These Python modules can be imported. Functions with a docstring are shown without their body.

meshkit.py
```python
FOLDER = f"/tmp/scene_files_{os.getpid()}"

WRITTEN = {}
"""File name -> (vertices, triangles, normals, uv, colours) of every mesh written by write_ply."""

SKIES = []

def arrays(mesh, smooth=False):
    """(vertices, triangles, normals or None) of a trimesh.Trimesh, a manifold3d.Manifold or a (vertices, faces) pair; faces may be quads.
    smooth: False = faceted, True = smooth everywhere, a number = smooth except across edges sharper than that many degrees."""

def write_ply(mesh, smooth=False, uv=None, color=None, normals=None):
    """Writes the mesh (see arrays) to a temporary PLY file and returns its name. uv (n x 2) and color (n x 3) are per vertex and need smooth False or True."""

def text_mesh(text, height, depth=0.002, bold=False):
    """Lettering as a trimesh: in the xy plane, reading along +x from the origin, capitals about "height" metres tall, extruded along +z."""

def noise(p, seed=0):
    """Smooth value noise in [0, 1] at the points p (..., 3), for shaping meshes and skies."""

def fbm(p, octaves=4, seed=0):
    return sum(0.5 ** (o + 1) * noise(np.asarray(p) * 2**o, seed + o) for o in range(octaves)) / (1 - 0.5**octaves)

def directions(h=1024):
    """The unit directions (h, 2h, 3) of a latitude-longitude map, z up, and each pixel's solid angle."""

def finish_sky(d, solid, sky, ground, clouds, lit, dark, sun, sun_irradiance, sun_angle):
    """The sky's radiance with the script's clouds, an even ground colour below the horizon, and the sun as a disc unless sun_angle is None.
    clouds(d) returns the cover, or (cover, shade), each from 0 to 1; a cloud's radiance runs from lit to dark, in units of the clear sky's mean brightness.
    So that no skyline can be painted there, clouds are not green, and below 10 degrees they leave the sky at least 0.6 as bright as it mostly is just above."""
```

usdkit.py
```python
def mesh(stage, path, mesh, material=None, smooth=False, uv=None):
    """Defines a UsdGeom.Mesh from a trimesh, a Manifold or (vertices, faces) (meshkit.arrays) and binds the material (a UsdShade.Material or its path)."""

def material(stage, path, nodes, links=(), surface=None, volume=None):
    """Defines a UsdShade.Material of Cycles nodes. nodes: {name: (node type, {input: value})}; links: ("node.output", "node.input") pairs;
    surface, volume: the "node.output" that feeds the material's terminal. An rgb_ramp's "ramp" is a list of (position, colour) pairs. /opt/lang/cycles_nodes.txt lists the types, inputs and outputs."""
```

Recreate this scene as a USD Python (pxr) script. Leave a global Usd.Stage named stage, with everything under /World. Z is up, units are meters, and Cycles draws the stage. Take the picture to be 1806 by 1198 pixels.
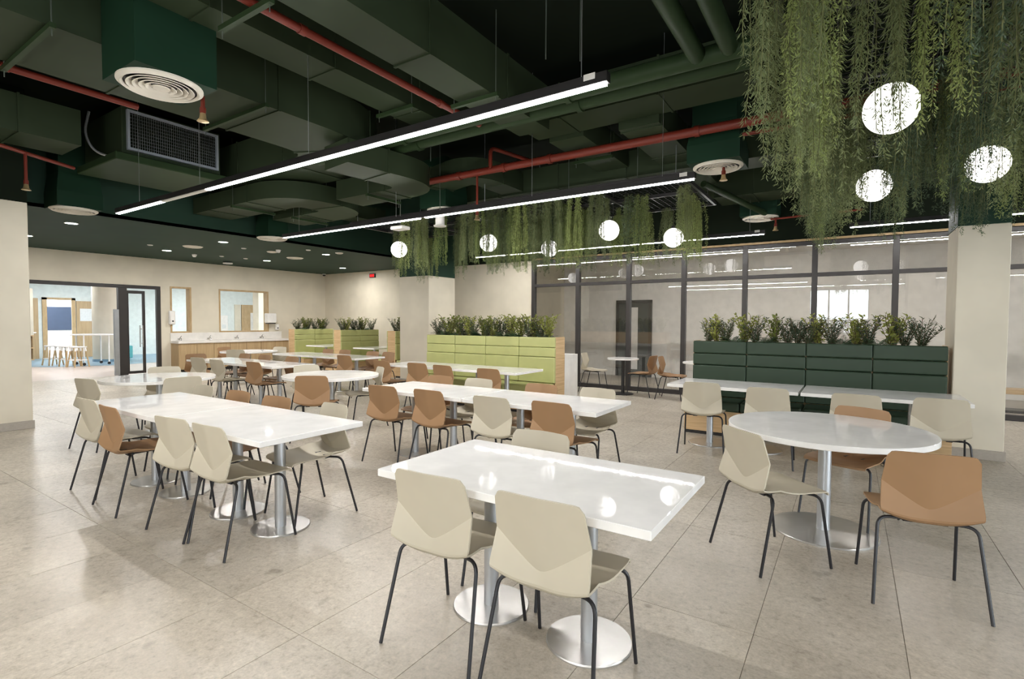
import math, random
import numpy as np, trimesh, usdkit, meshkit
from pxr import Usd, UsdGeom, UsdLux, UsdShade, Sdf, Gf, Vt

stage = Usd.Stage.CreateInMemory()
UsdGeom.SetStageUpAxis(stage, UsdGeom.Tokens.z)
UsdGeom.SetStageMetersPerUnit(stage, 1.0)
UsdGeom.Xform.Define(stage, '/World')
UsdGeom.Scope.Define(stage, '/World/Looks')

# ---------------------------------------------------------------- camera
def make_camera():
    yaw, tilt, roll, f = math.radians(33.2929), math.radians(1.95503), math.radians(0.23869), 911.687
    F = np.array([-math.sin(yaw)*math.cos(tilt), math.cos(yaw)*math.cos(tilt), -math.sin(tilt)])
    r = np.array([math.cos(yaw), math.sin(yaw), 0.0]); u = np.cross(r, F)
    r2 = r*math.cos(roll)+u*math.sin(roll); u2 = -r*math.sin(roll)+u*math.cos(roll)
    c = UsdGeom.Camera.Define(stage, '/World/camera')
    m = Gf.Matrix4d(*r2, 0, *u2, 0, *(-F), 0, 0, 0, 1.49, 1)
    c.AddTransformOp().Set(m)
    c.CreateHorizontalApertureAttr(36.0)
    c.CreateVerticalApertureAttr(36.0*1198/1806)
    c.CreateFocalLengthAttr(36.0*f/1806)
    c.CreateClippingRangeAttr(Gf.Vec2f(0.05, 200))
    c.GetPrim().CreateAttribute('exposure', Sdf.ValueTypeNames.Float).Set(EXPOSURE)
EXPOSURE = 0.28
make_camera()

# ---------------------------------------------------------------- sky and lamp strengths
SKY = 2.1              # overcast daylight outside the windows behind the camera
LINE = 78.0            # linear LED diffusers
GLOBE = 3.0            # globe pendants
SPOT = 560.0            # recessed downlights
LOBBY = 19.0            # ceiling panels of the bright lobby behind the left wall
dome = UsdLux.DomeLight.Define(stage, '/World/sky')
dome.CreateIntensityAttr(SKY); dome.CreateColorAttr(Gf.Vec3f(0.86, 0.94, 1.0))

# ---------------------------------------------------------------- materials
M = {}
def mat(name, nodes, links, surface='p.BSDF'):
    M[name] = usdkit.material(stage, '/World/Looks/'+name, nodes, links, surface=surface); return M[name]
def plain(name, col, rough=0.5, **kw):
    """a colour with a faint grain of its own"""
    a = [c*0.94 for c in col]; b = [min(1, c*1.05) for c in col]
    return mat(name, {'t': ('texture_coordinate', {}), 'n': ('noise_texture', {'scale': kw.pop('scale', 6.0), 'detail': 3.0}),
        'r': ('rgb_ramp', {'ramp': [(0.3, a), (0.7, b)]}), 'p': ('principled_bsdf', dict(roughness=rough, **kw))},
        [('t.object', 'n.vector'), ('n.fac', 'r.fac'), ('r.color', 'p.base_color')])
def emit(name, col, strength):
    return mat(name, {'e': ('emission', {'color': col, 'strength': strength})}, [], 'e.emission')
plain('wall_paint', (0.68, 0.625, 0.51), 0.75, scale=2.0)
plain('wall_white', (0.75, 0.73, 0.70), 0.7)
plain('wall_pale_blue', (0.70, 0.755, 0.74), 0.7)
plain('ceiling_dark', (0.0075, 0.0115, 0.0065), 0.85, specular_ior_level=0.10, scale=1.5)
plain('ceiling_green', (0.024, 0.052, 0.036), 0.6, specular_ior_level=0.10, scale=1.5)
plain('duct_green', (0.032, 0.046, 0.025), 0.55, specular_ior_level=0.10, scale=3.0)
plain('neck_green', (0.011, 0.034, 0.019), 0.55, specular_ior_level=0.10, scale=3.0)
plain('pipe_green', (0.026, 0.046, 0.020), 0.45, specular_ior_level=0.10, scale=8.0)
plain('pipe_red', (0.15, 0.022, 0.012), 0.4, specular_ior_level=0.3, scale=8.0)
plain('hanger_metal', (0.10, 0.12, 0.10), 0.5, metallic=0.4)
plain('black_metal', (0.018, 0.017, 0.018), 0.42)
plain('frame_black', (0.030, 0.026, 0.025), 0.38)
plain('leg_black', (0.016, 0.016, 0.020), 0.4)
plain('chair_beige', (0.53, 0.48, 0.375), 0.55, scale=3.0)
plain('chair_tan', (0.345, 0.200, 0.100), 0.55, scale=3.0)
plain('table_white', (0.88, 0.865, 0.845), 0.025, specular_ior_level=0.22)
plain('pole_steel', (0.56, 0.58, 0.61), 0.38, metallic=0.75)
plain('base_steel', (0.58, 0.57, 0.55), 0.30, metallic=0.85)
plain('white_plastic', (0.82, 0.80, 0.77), 0.5)
plain('diffuser_white', (0.72, 0.68, 0.60), 0.6)
plain('green_vinyl', (0.43, 0.44, 0.18), 0.42, scale=4.0)
plain('dark_green_vinyl', (0.030, 0.052, 0.031), 0.45, specular_ior_level=0.35, scale=4.0)
plain('soil', (0.06, 0.045, 0.03), 0.9, scale=40.0)
plain('stem_green', (0.12, 0.13, 0.045), 0.7)
plain('stem_brown', (0.10, 0.07, 0.035), 0.7)
plain('galvanised', (0.42, 0.44, 0.46), 0.35, metallic=0.8)
plain('pale_metal', (0.36, 0.40, 0.45), 0.4, metallic=0.2)
plain('chrome', (0.6, 0.6, 0.6), 0.2, metallic=0.9)
plain('brass', (0.55, 0.42, 0.22), 0.35, metallic=0.7)
plain('teal', (0.10, 0.42, 0.44), 0.6)
plain('blackboard', (0.035, 0.05, 0.09), 0.6)
plain('poster', (0.70, 0.72, 0.72), 0.7, scale=25.0)
plain('blue_vinyl_floor', (0.22, 0.36, 0.47), 0.35)
plain('lobby_floor', (0.62, 0.53, 0.48), 0.30)
plain('white_marble', (0.80, 0.77, 0.73), 0.3)
plain('skirting_stone', (0.40, 0.36, 0.31), 0.45, scale=30.0)
plain('tint_door', (0.055, 0.060, 0.055), 0.5)
emit('line_light', (1.0, 0.98, 0.95), LINE)
emit('corridor_light', (1.0, 0.96, 0.92), 20.0)
emit('globe_light', (1.0, 0.96, 0.95), GLOBE)
emit('spot_light', (1.0, 0.97, 0.93), SPOT)
emit('lobby_light', (0.96, 0.98, 1.0), LOBBY)
emit('red_led', (1.0, 0.03, 0.03), 1.2)
def wood(name, a, b, rot=(0, 0, 0), scale=(2.0, 2.0, 26.0)):
    mat(name, {'t': ('texture_coordinate', {}), 'm': ('mapping', {'rotation': rot, 'scale': scale}), 'n': ('noise_texture', {'scale': 2.0, 'detail': 5.0, 'distortion': 0.4}),
        'o': ('object_info', {}), 'r': ('rgb_ramp', {'ramp': [(0.3, a), (0.7, b)]}), 'p': ('principled_bsdf', {'roughness': 0.45})},
        [('t.object', 'm.vector'), ('m.vector', 'n.vector'), ('n.fac', 'r.fac'), ('r.color', 'p.base_color')])
wood('oak_across', (0.52, 0.34, 0.17), (0.68, 0.48, 0.27), scale=(1.2, 1.2, 22.0))
wood('oak_upright', (0.40, 0.275, 0.145), (0.52, 0.38, 0.215), scale=(20.0, 20.0, 0.8))
wood('oak_frame', (0.42, 0.29, 0.14), (0.52, 0.37, 0.20), scale=(6.0, 6.0, 2.0))
# stone floor tiles: warm grey-beige limestone look with pale chips and dark flecks, each tile a little different
mat('stone_tile', {'g': ('geometry', {}), 'o': ('object_info', {}),
    'n1': ('noise_texture', {'scale': 2.2, 'detail': 6.0, 'roughness': 0.65}), 'n2': ('noise_texture', {'scale': 26.0, 'detail': 4.0, 'roughness': 0.65, 'distortion': 0.2}),
    'n3': ('noise_texture', {'scale': 75.0, 'detail': 3.0, 'roughness': 0.6}), 'v': ('noise_texture', {'scale': 5.5, 'detail': 2.0}),
    'r1': ('rgb_ramp', {'ramp': [(0.30, (0.405, 0.358, 0.292)), (0.5, (0.475, 0.425, 0.352)), (0.72, (0.54, 0.49, 0.415))]}),
    'r2': ('rgb_ramp', {'ramp': [(0.28, (0.78, 0.765, 0.75)), (0.44, (0.96, 0.955, 0.95)), (0.58, (1, 1, 1)), (0.68, (1.10, 1.095, 1.08))]}),
    'r3': ('rgb_ramp', {'ramp': [(0.30, (0.88, 0.87, 0.86)), (0.5, (1, 1, 1)), (0.68, (1.10, 1.09, 1.08))]}),
    'r4': ('rgb_ramp', {'ramp': [(0.245, (0.66, 0.64, 0.61)), (0.30, (1, 1, 1))]}),
    'm1': ('mix_color', {'blend_type': 'multiply', 'fac': 1.0, 'use_clamp': False}), 'm2': ('mix_color', {'blend_type': 'multiply', 'fac': 1.0}),
    'm3': ('mix_color', {'blend_type': 'multiply', 'fac': 1.0}), 'mr': ('map_range', {'from_min': 0.0, 'from_max': 1.0, 'to_min': 0.93, 'to_max': 1.07}),
    'cv': ('combine_xyz', {}), 'm4': ('mix_color', {'blend_type': 'multiply', 'fac': 1.0}),
    'rr': ('map_range', {'from_min': 0.3, 'from_max': 0.7, 'to_min': 0.27, 'to_max': 0.38}), 'p': ('principled_bsdf', {'specular_ior_level': 0.5})},
    [('g.position', 'n1.vector'), ('g.position', 'n2.vector'), ('g.position', 'n3.vector'), ('g.position', 'v.vector'), ('n1.fac', 'r1.fac'), ('n2.fac', 'r2.fac'), ('n3.fac', 'r3.fac'), ('v.fac', 'r4.fac'),
     ('r1.color', 'm1.a'), ('r2.color', 'm1.b'), ('m1.result', 'm2.a'), ('r3.color', 'm2.b'), ('m2.result', 'm3.a'), ('r4.color', 'm3.b'),
     ('o.random', 'mr.value'), ('mr.result', 'cv.x'), ('mr.result', 'cv.y'), ('mr.result', 'cv.z'), ('m3.result', 'm4.a'), ('cv.vector', 'm4.b'),
     ('m4.result', 'p.base_color'), ('n2.fac', 'rr.value'), ('rr.result', 'p.roughness')])
plain('grout', (0.26, 0.22, 0.18), 0.8)
def pane_mat(name, tint, base, gain):
    mat(name, {'w': ('layer_weight', {'blend': 0.5}), 'q': ('math', {'math_type': 'power', 'value2': 4.0}), 's': ('math', {'math_type': 'multiply_add', 'value2': gain, 'value3': base}),
        't': ('transparent_bsdf', {'color': tint}), 'g': ('glossy_bsdf', {'color': (0.95, 0.97, 0.96), 'roughness': 0.004}), 'x': ('mix_closure', {})},
        [('w.facing', 'q.value1'), ('q.value', 's.value1'), ('s.value', 'x.fac'), ('t.BSDF', 'x.closure1'), ('g.BSDF', 'x.closure2')], 'x.closure')
pane_mat('clear_glass', (0.96, 0.955, 0.945), 0.07, 0.7)
pane_mat('door_glass', (0.97, 0.99, 0.985), 0.03, 0.5)
def leaf(name, a, b, trans=0.3):
    mat(name, {'o': ('object_info', {}), 'g': ('geometry', {}), 'ad': ('math', {'math_type': 'add'}), 'fr': ('math', {'math_type': 'fraction'}), 'r': ('rgb_ramp', {'ramp': [(0.0, a), (1.0, b)]}),
        'd': ('principled_bsdf', {'roughness': 0.5}), 't': ('translucent_bsdf', {}), 'x': ('mix_closure', {'fac': trans})},
        [('o.random', 'ad.value1'), ('g.random_per_island', 'ad.value2'), ('ad.value', 'fr.value1'), ('fr.value', 'r.fac'), ('r.color', 'd.base_color'), ('r.color', 't.color'),
         ('d.BSDF', 'x.closure1'), ('t.BSDF', 'x.closure2')], 'x.closure')
leaf('leaf_feather', (0.080, 0.112, 0.045), (0.265, 0.315, 0.135), 0.22)
leaf('leaf_dark', (0.035, 0.064, 0.030), (0.105, 0.155, 0.072), 0.2)
leaf('leaf_lime', (0.17, 0.23, 0.065), (0.36, 0.43, 0.15), 0.22)
leaf('leaf_broad', (0.13, 0.16, 0.03), (0.34, 0.36, 0.08), 0.2)
leaf('leaf_narrow', (0.03, 0.06, 0.03), (0.09, 0.13, 0.06), 0.15)
leaf('leaf_fern', (0.04, 0.10, 0.045), (0.10, 0.19, 0.08), 0.2)

# ---------------------------------------------------------------- mesh helpers
class MB:
    def __init__(s): s.v, s.f, s.n = [], [], 0
    def add(s, v, f):
        v = np.asarray(v, float); f = np.asarray(f, int)
        if f.shape[1] == 4: f = np.vstack([f[:, [0, 1, 2]], f[:, [0, 2, 3]]])
        s.v.append(v); s.f.append(f+s.n); s.n += len(v); return s
    def tm(s, m): return s.add(m.vertices, m.faces)
    def box(s, x0, x1, y0, y1, z0, z1):
        v = [(x, y, z) for x in (x0, x1) for y in (y0, y1) for z in (z0, z1)]
        return s.add(v, [(0, 1, 3, 2), (4, 6, 7, 5), (0, 4, 5, 1), (2, 3, 7, 6), (0, 2, 6, 4), (1, 5, 7, 3)])
    def bev(s, x0, x1, y0, y1, z0, z1, b=0.004):
        v = []
        for sx in (0, 1):
            for sy in (0, 1):
                for sz in (0, 1):
                    X, Y, Z = (x0, x1)[sx], (y0, y1)[sy], (z0, z1)[sz]; dx, dy, dz = b*(1-2*sx), b*(1-2*sy), b*(1-2*sz)
                    v += [(X, Y+dy, Z+dz), (X+dx, Y, Z+dz), (X+dx, Y+dy, Z)]
        return s.tm(trimesh.convex.convex_hull(np.array(v)))
    def rbox(s, x0, x1, y0, y1, z0, z1, r):
        ball = trimesh.creation.icosphere(subdivisions=2, radius=r).vertices; v = []
        for X in (x0+r, x1-r):
            for Y in (y0+r, y1-r):
                for Z in (z0+r, z1-r): v.append(ball+np.array([X, Y, Z]))
        return s.tm(trimesh.convex.convex_hull(np.vstack(v)))
    def lathe(s, prof, c=(0, 0, 0), n=32):
        p = np.array(prof, float); a = np.linspace(0, 2*np.pi, n, endpoint=False); k = len(p)
        v = np.array([[r*np.cos(t)+c[0], r*np.sin(t)+c[1], z+c[2]] for t in a for r, z in p]); f = []
        for i in range(n):
            j = (i+1) % n
            for q in range(k-1): f.append((i*k+q, j*k+q, j*k+q+1, i*k+q+1))
        return s.add(v, f)
    def cyl(s, c, r, z0, z1, n=24): return s.lathe([(0, z0), (r, z0), (r, z1), (0, z1)], (c[0], c[1], 0), n)
    def tube(s, pts, r, n=8):
        P = np.array(pts, float); T = np.gradient(P, axis=0) if len(P) > 2 else np.array([P[1]-P[0]]*2)
        T /= np.linalg.norm(T, axis=1, keepdims=True)
        ref = np.array([0, 0, 1.0]) if abs(T[0][2]) < 0.9 else np.array([1.0, 0, 0]); v = []; U = None
        for i, t in enumerate(T):
            if U is None: U = np.cross(t, ref)
            U = U-t*(U@t); U /= np.linalg.norm(U); W = np.cross(t, U)
            v += [P[i]+r*(math.cos(a)*U+math.sin(a)*W) for a in np.linspace(0, 2*np.pi, n, endpoint=False)]
        f = [(i*n+j, i*n+(j+1) % n, (i+1)*n+(j+1) % n, (i+1)*n+j) for i in range(len(P)-1) for j in range(n)]
        k = len(v); v += [P[0], P[-1]]; s.add(v, f)
        cap = [(k, (j+1) % n, j) for j in range(n)]+[(k+1, (len(P)-1)*n+j, (len(P)-1)*n+(j+1) % n) for j in range(n)]
        s.f.append(np.array(cap)+s.n-len(v)); return s
    def mesh(s): return np.vstack(s.v), np.vstack(s.f)
def fillet(pts, r, k=6):
    """round the corners of a polyline"""
    P = [np.array(p, float) for p in pts]; out = [P[0]]
    for a, b, c in zip(P, P[1:], P[2:]):
        u, w = a-b, c-b; d = min(r, np.linalg.norm(u)*0.49, np.linalg.norm(w)*0.49); p, q = b+u/np.linalg.norm(u)*d, b+w/np.linalg.norm(w)*d
        out += [(1-t)**2*p+2*t*(1-t)*b+t*t*q for t in np.linspace(0, 1, k)]
    return out+[P[-1]]
USED = {}
def path_for(name, parent):
    base = (parent.GetPath().pathString if parent else '/World')+'/'+name; k = USED.get(base, -1)+1; USED[base] = k
    return base if k == 0 else '%s_%03d' % (base, k)
def obj(name, mb, m, parent=None, smooth=30, label=None, kind=None):
    mesh = mb.mesh() if isinstance(mb, MB) else mb
    g = usdkit.mesh(stage, path_for(name, parent), mesh, M[m], smooth).GetPrim()
    if label: g.SetCustomDataByKey('label', label)
    if kind: g.SetCustomDataByKey('kind', kind)
    return g
def tag(o, label, cat=None, group=None, kind=None):
    o.SetCustomDataByKey('label', label)
    if cat: o.SetCustomDataByKey('category', cat)
    if group: o.SetCustomDataByKey('group', group)
    if kind: o.SetCustomDataByKey('kind', kind)
    return o
def thing(name, label, cat, loc=(0, 0, 0), rz=0.0, group=None, kind=None):
    x = UsdGeom.Xform.Define(stage, path_for(name, None)); x.AddTranslateOp().Set(Gf.Vec3d(*map(float, loc))); x.AddRotateZOp().Set(float(rz))
    return tag(x.GetPrim(), label, cat, group, kind)
def dup(root, name, label, cat, loc, rz=0.0, group=None, scale=None):
    x = UsdGeom.Xform.Define(stage, path_for(name, None)); x.AddTranslateOp().Set(Gf.Vec3d(*map(float, loc))); x.AddRotateZOp().Set(float(rz))
    p = x.GetPrim(); p.GetReferences().AddInternalReference(root.GetPath()); p.SetInstanceable(True)
    return tag(p, label, cat, group)
def struct(name, mb, m, label, cat, parent=None, smooth=30):
    o = obj(name, mb, m, parent, smooth)
    return tag(o, label, cat, kind='structure') if parent is None else o

# ---------------------------------------------------------------- the setting: floor
CAMF = (-0.5490, 0.8358)
def depth(x, y): return x*CAMF[0]+y*CAMF[1]
def lateral(x, y): return x*0.8358+y*0.5490
floor = thing('floor', 'warm grey-beige stone tile floor of the dining hall', 'floor', kind='structure')
obj('screed', MB().box(-16.5, 9, -5.2, 12.5, -0.10, -0.004), 'grout', floor)
tiles = []
for i in range(-30, 15):
    for j in range(-6, 11):
        x0, y0 = -0.36+0.6*i, 0.26+1.2*j
        if x0 < -16.6 or x0 > 8.9: continue
        xa, xb, ya, yb = max(x0, -16.49), min(x0+0.6, 8.99), max(y0, -5.19), min(y0+1.2, 12.49)
        if xb-xa < 0.03 or yb-ya < 0.03: continue
        cx, cy = (xa+xb)/2, (ya+yb)/2; d = depth(cx, cy)
        seen = d > 0.9 and abs(lateral(cx, cy)) < d*1.0+0.8 and cy < 12.5 and not (cx < -9.6 and cy < 2.0)
        tiles.append((seen, d, xa, xb, ya, yb))
tiles.sort(key=lambda t: (not t[0], t[1]))
rest = MB(); rr = random.Random(5)
for k, (seen, d, xa, xb, ya, yb) in enumerate(tiles):
    g = 0.0012; dz = rr.uniform(-0.0004, 0.0004)
    if k < 296 and seen: obj('tile', MB().bev(xa+g, xb-g, ya+g, yb-g, -0.010, dz, 0.001), 'stone_tile', floor, smooth=False)
    else: rest.box(xa+g, xb-g, ya+g, yb-g, -0.010, dz)
obj('tile', rest, 'stone_tile', floor, smooth=False, kind='stuff')

# lobby floor behind the left wall, floor of the corridor behind the glazing
struct('floor', MB().box(-27, -16.5, -5, 18, -0.1, -0.002), 'lobby_floor', 'pale pinkish smooth floor of the lobby beyond the doorway', 'floor')
bl = MB(); ang = np.linspace(0, 2*np.pi, 40, endpoint=False)
import shapely.geometry as sg
pl_ = sg.Polygon([(-26.9, 4.0), (-23.5, 4.6), (-21.3, 5.7), (-20.6, 7.0), (-20.9, 8.4), (-22.5, 9.8), (-26.9, 11.0)]).buffer(0.2)
t = trimesh.creation.extrude_polygon(pl_, 0.004); t.apply_translation([0, 0, -0.001]); bl.tm(t)
struct('floor', bl, 'blue_vinyl_floor', 'blue vinyl floor patch under the stools in the lobby', 'floor')
struct('floor', MB().box(-9.2, 9, 10.95, 15, -0.1, -0.002), 'skirting_stone', 'grey floor of the corridor behind the glazed partition', 'floor')

# ---------------------------------------------------------------- the setting: walls
XL, YG, YB = -16.4, 10.85, 12.3
ZH, ZC, ZS = 2.45, 3.22, 4.6
w = MB()     # left wall with the doorway and two windows
for (y0, y1, z0, z1) in [(-5.2, 3.0, 0, ZC), (3.0, 6.8, ZH, ZC), (6.8, 7.05, 0, ZC), (7.05, 7.62, 0, 1.13), (7.05, 7.62, 2.47, ZC), (7.62, 8.42, 0, ZC),
                         (8.42, 10.05, 0, 1.13), (8.42, 10.05, 2.47, ZC), (10.05, YB, 0, ZC)]: w.box(XL-0.2, XL, y0, y1, z0, z1)
struct('wall_left', w, 'wall_paint', 'warm beige end wall with the glazed doorway and two internal windows above the sinks', 'wall', smooth=False)
struct('wall_back', MB().box(XL-0.2, -9.0, YB, YB+0.2, 0, ZS), 'wall_paint', 'beige back wall behind the light green booths', 'wall')
w = MB().box(-9.1, -9.0, YG, YB, 0, ZS).box(-9.0, -6.53, YG, YG+0.2, 0, 2.98)
struct('wall_back', w, 'wall_paint', 'beige wall return between the middle column and the glazed partition', 'wall')
struct('wall_back', MB().box(-9.0, 9, YG-0.02, YG+0.2, 2.98, ZS), 'ceiling_dark', 'dark green painted wall band above the glazed partition', 'wall')
w = MB()     # wall behind the camera with three tall window openings
xs = [-16.4, -1.6, 0.6, 9.0]
for k in range(3):
    if k == 1: w.box(xs[k], xs[k+1], -5.2, -5.0, 0, 0.25).box(xs[k], xs[k+1], -5.2, -5.0, 3.0, ZS)
    else: w.box(xs[k], xs[k+1], -5.2, -5.0, 0, ZS)
struct('wall_front', w, 'wall_paint', 'beige wall behind the camera with tall windows', 'wall', smooth=False)
for n_, k in enumerate((1,)):
    x0, x1 = xs[k], xs[k+1]; t = thing('window_%d' % (3+n_), 'black framed tall window behind the camera', 'window', kind='structure')
    for x in np.linspace(x0, x1, 4): obj('mullion', MB().box(x-0.03, x+0.03, -5.13, -5.07, 0.25, 3.0), 'frame_black', t)
    for z in (0.28, 1.6, 2.97): obj('transom', MB().box(x0, x1, -5.12, -5.08, z-0.03, z+0.03), 'frame_black', t)
w = MB().box(9.0, 9.2, -5.2, 15, 0, 0.3).box(9.0, 9.2, -5.2, 15, 3.0, ZS).box(9.0, 9.2, -5.2, -3, 0.3, 3.0).box(9.0, 9.2, 6.5, 15, 0.3, 3.0)
struct('wall_right', w, 'wall_paint', 'beige wall far to the right with a window opening', 'wall')
struct('ceiling', MB().box(-16.6, 9.2, -5.2, 15.2, ZS, ZS+0.2), 'ceiling_dark', 'very dark green high ceiling slab above the ducts', 'ceiling')
w = MB().box(-16.4, -10.42, -5.0, YB, ZC, ZC+0.05).box(-10.47, -10.42, -5.0, YB, ZC, ZS)
struct('ceiling', w, 'ceiling_green', 'smooth dark green dropped ceiling with downlights over the far left zone', 'ceiling')
struct('trim_1', MB().box(-6.53, 9, YG-0.035, YG-0.02, 2.98, 3.02), 'oak_frame', 'thin pale timber strip along the head of the glazed partition', 'trim')

def column(x0, x1, y0, y1, zp, label, sk=0.11, top='ceiling_green'):
    t = thing('column', label, 'column', kind='structure')
    obj('painted_shaft', MB().bev(x0, x1, y0, y1, 0, zp, 0.006), 'wall_paint', t, smooth=False)
    obj('dark_top', MB().bev(x0-0.001, x1+0.001, y0-0.001, y1+0.001, zp, ZS, 0.004), top, t, smooth=False)
    obj('skirting', MB().bev(x0-0.015, x1+0.015, y0-0.015, y1+0.015, 0, sk, 0.003), 'skirting_stone', t, smooth=False)
column(-10.3, -9.4, 1.4, 2.3, 3.08, 'beige column cut off by the left edge of the photo', top='ceiling_dark')
column(-9.17, -8.23, 9.0, 9.95, 2.56, 'beige column with dark green top in the middle beside the light green bench')
column(0.96, 1.40, 7.53, 8.22, 2.57, 'beige column with dark green top at the right end of the dark green bench')
obj_ = MB()

# glazed partition (black framed), panes between the mullions
t = thing('window_6', 'tall black framed glazed partition with transom along the right back side', 'glazed partition', kind='structure')
mx = [-6.49, -5.30, -4.08, -2.90, -1.74, -0.58, 0.60, 1.78, 2.96, 4.14, 5.32, 6.50]
for x in mx: obj('mullion', MB().bev(x-0.045, x+0.045, YG-0.05, YG+0.06, 0.0, 2.97, 0.004), 'frame_black', t, smooth=False)
for a, b in zip(mx, mx[1:]):
    obj('transom', MB().bev(a+0.045, b-0.045, YG-0.04, YG+0.05, 2.33, 2.40, 0.003), 'frame_black', t, smooth=False)
    obj('head_rail', MB().bev(a+0.045, b-0.045, YG-0.045, YG+0.05, 2.90, 2.97, 0.003), 'frame_black', t, smooth=False)
    obj('bottom_rail', MB().bev(a+0.045, b-0.045, YG-0.045, YG+0.05, 0.0, 0.09, 0.003), 'frame_black', t, smooth=False)
    obj('pane', MB().box(a+0.045, b-0.045, YG, YG+0.008, 0.09, 2.33), 'clear_glass', t, smooth=False)
    obj('pane', MB().box(a+0.045, b-0.045, YG, YG+0.008, 2.40, 2.90), 'clear_glass', t, smooth=False)
# corridor behind it
struct('wall_corridor', MB().box(-9.2, 9, 13.8, 14.0, 0, ZS), 'wall_white', 'pale corridor wall seen through the glazed partition', 'wall')
struct('ceiling', MB().box(-9.2, 9, YG+0.2, 13.8, 3.15, 3.2), 'wall_white', 'pale corridor ceiling behind the glazed partition', 'ceiling')
struct('wall_corridor', MB().box(-9.2, -7.2, YG+0.2, 13.8, 0, 3.15), 'wall_paint', 'beige side wall at the left end of the corridor', 'wall')
t = thing('door_2', 'dark grey door in the corridor wall seen through the glass', 'door', kind='structure')
obj('door_leaf', MB().bev(-5.45, -4.60, 13.74, 13.80, 0, 2.02, 0.004), 'tint_door', t)
obj('door_frame', MB().box(-5.53, -5.45, 13.73, 13.80, 0, 2.10).box(-4.60, -4.52, 13.73, 13.80, 0, 2.10).box(-5.53, -4.52, 13.73, 13.80, 2.02, 2.10), 'frame_black', t)
obj('vision_panel', MB().box(-5.12, -4.90, 13.73, 13.742, 0.2, 1.90), 'wall_white', t, label='pale vision panel')
for k, (x0, x1, y) in enumerate([(-4.6, -1.0, 12.2), (-0.8, 2.8, 12.2), (3.0, 6.0, 12.2)]):
    l = thing('linear_light', ['white linear lamp on the corridor ceiling behind the glass, left one', 'white linear lamp on the corridor ceiling behind the glass, middle one', 'white linear lamp on the corridor ceiling behind the glass, right one'][k], 'lamp')
    obj('housing', MB().box(x0, x1, y-0.03, y+0.03, 3.08, 3.15), 'white_plastic', l); obj('light_strip', MB().box(x0, x1, y-0.025, y+0.025, 3.07, 3.08), 'corridor_light', l)

# ---------------------------------------------------------------- doorway in the left wall
t = thing('door_1', 'black framed glazed doorway to the bright lobby in the left wall', 'door', kind='structure')
obj('header', MB().bev(XL-0.08, XL+0.02, 3.0, 6.8, 2.36, 2.45, 0.004), 'frame_black', t, smooth=False)
obj('jamb', MB().bev(XL-0.08, XL+0.02, 6.70, 6.8, 0, 2.36, 0.004), 'frame_black', t, smooth=False)
obj('door_post', MB().bev(XL-0.08, XL+0.04, 5.78, 5.98, 0, 2.36, 0.004), 'frame_black', t, smooth=False)
obj('pull_bar', MB().bev(XL+0.02, XL+0.10, 5.66, 5.77, 0.02, 1.78, 0.004), 'galvanised', t, smooth=False, label='grey metal door edge pull')
obj('pane', MB().box(XL-0.04, XL-0.03, 6.42, 6.70, 0, 2.36), 'door_glass', t, smooth=False)
lf = obj('door_leaf', MB().box(XL-0.06, XL-0.01, 5.99, 6.03, 0.03, 2.30).box(XL-0.06, XL-0.01, 6.36, 6.42, 0.03, 2.30).box(XL-0.06, XL-0.01, 6.03, 6.36, 2.22, 2.30).box(XL-0.06, XL-0.01, 6.03, 6.36, 0.03, 0.10), 'frame_black', t, smooth=False)
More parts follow.
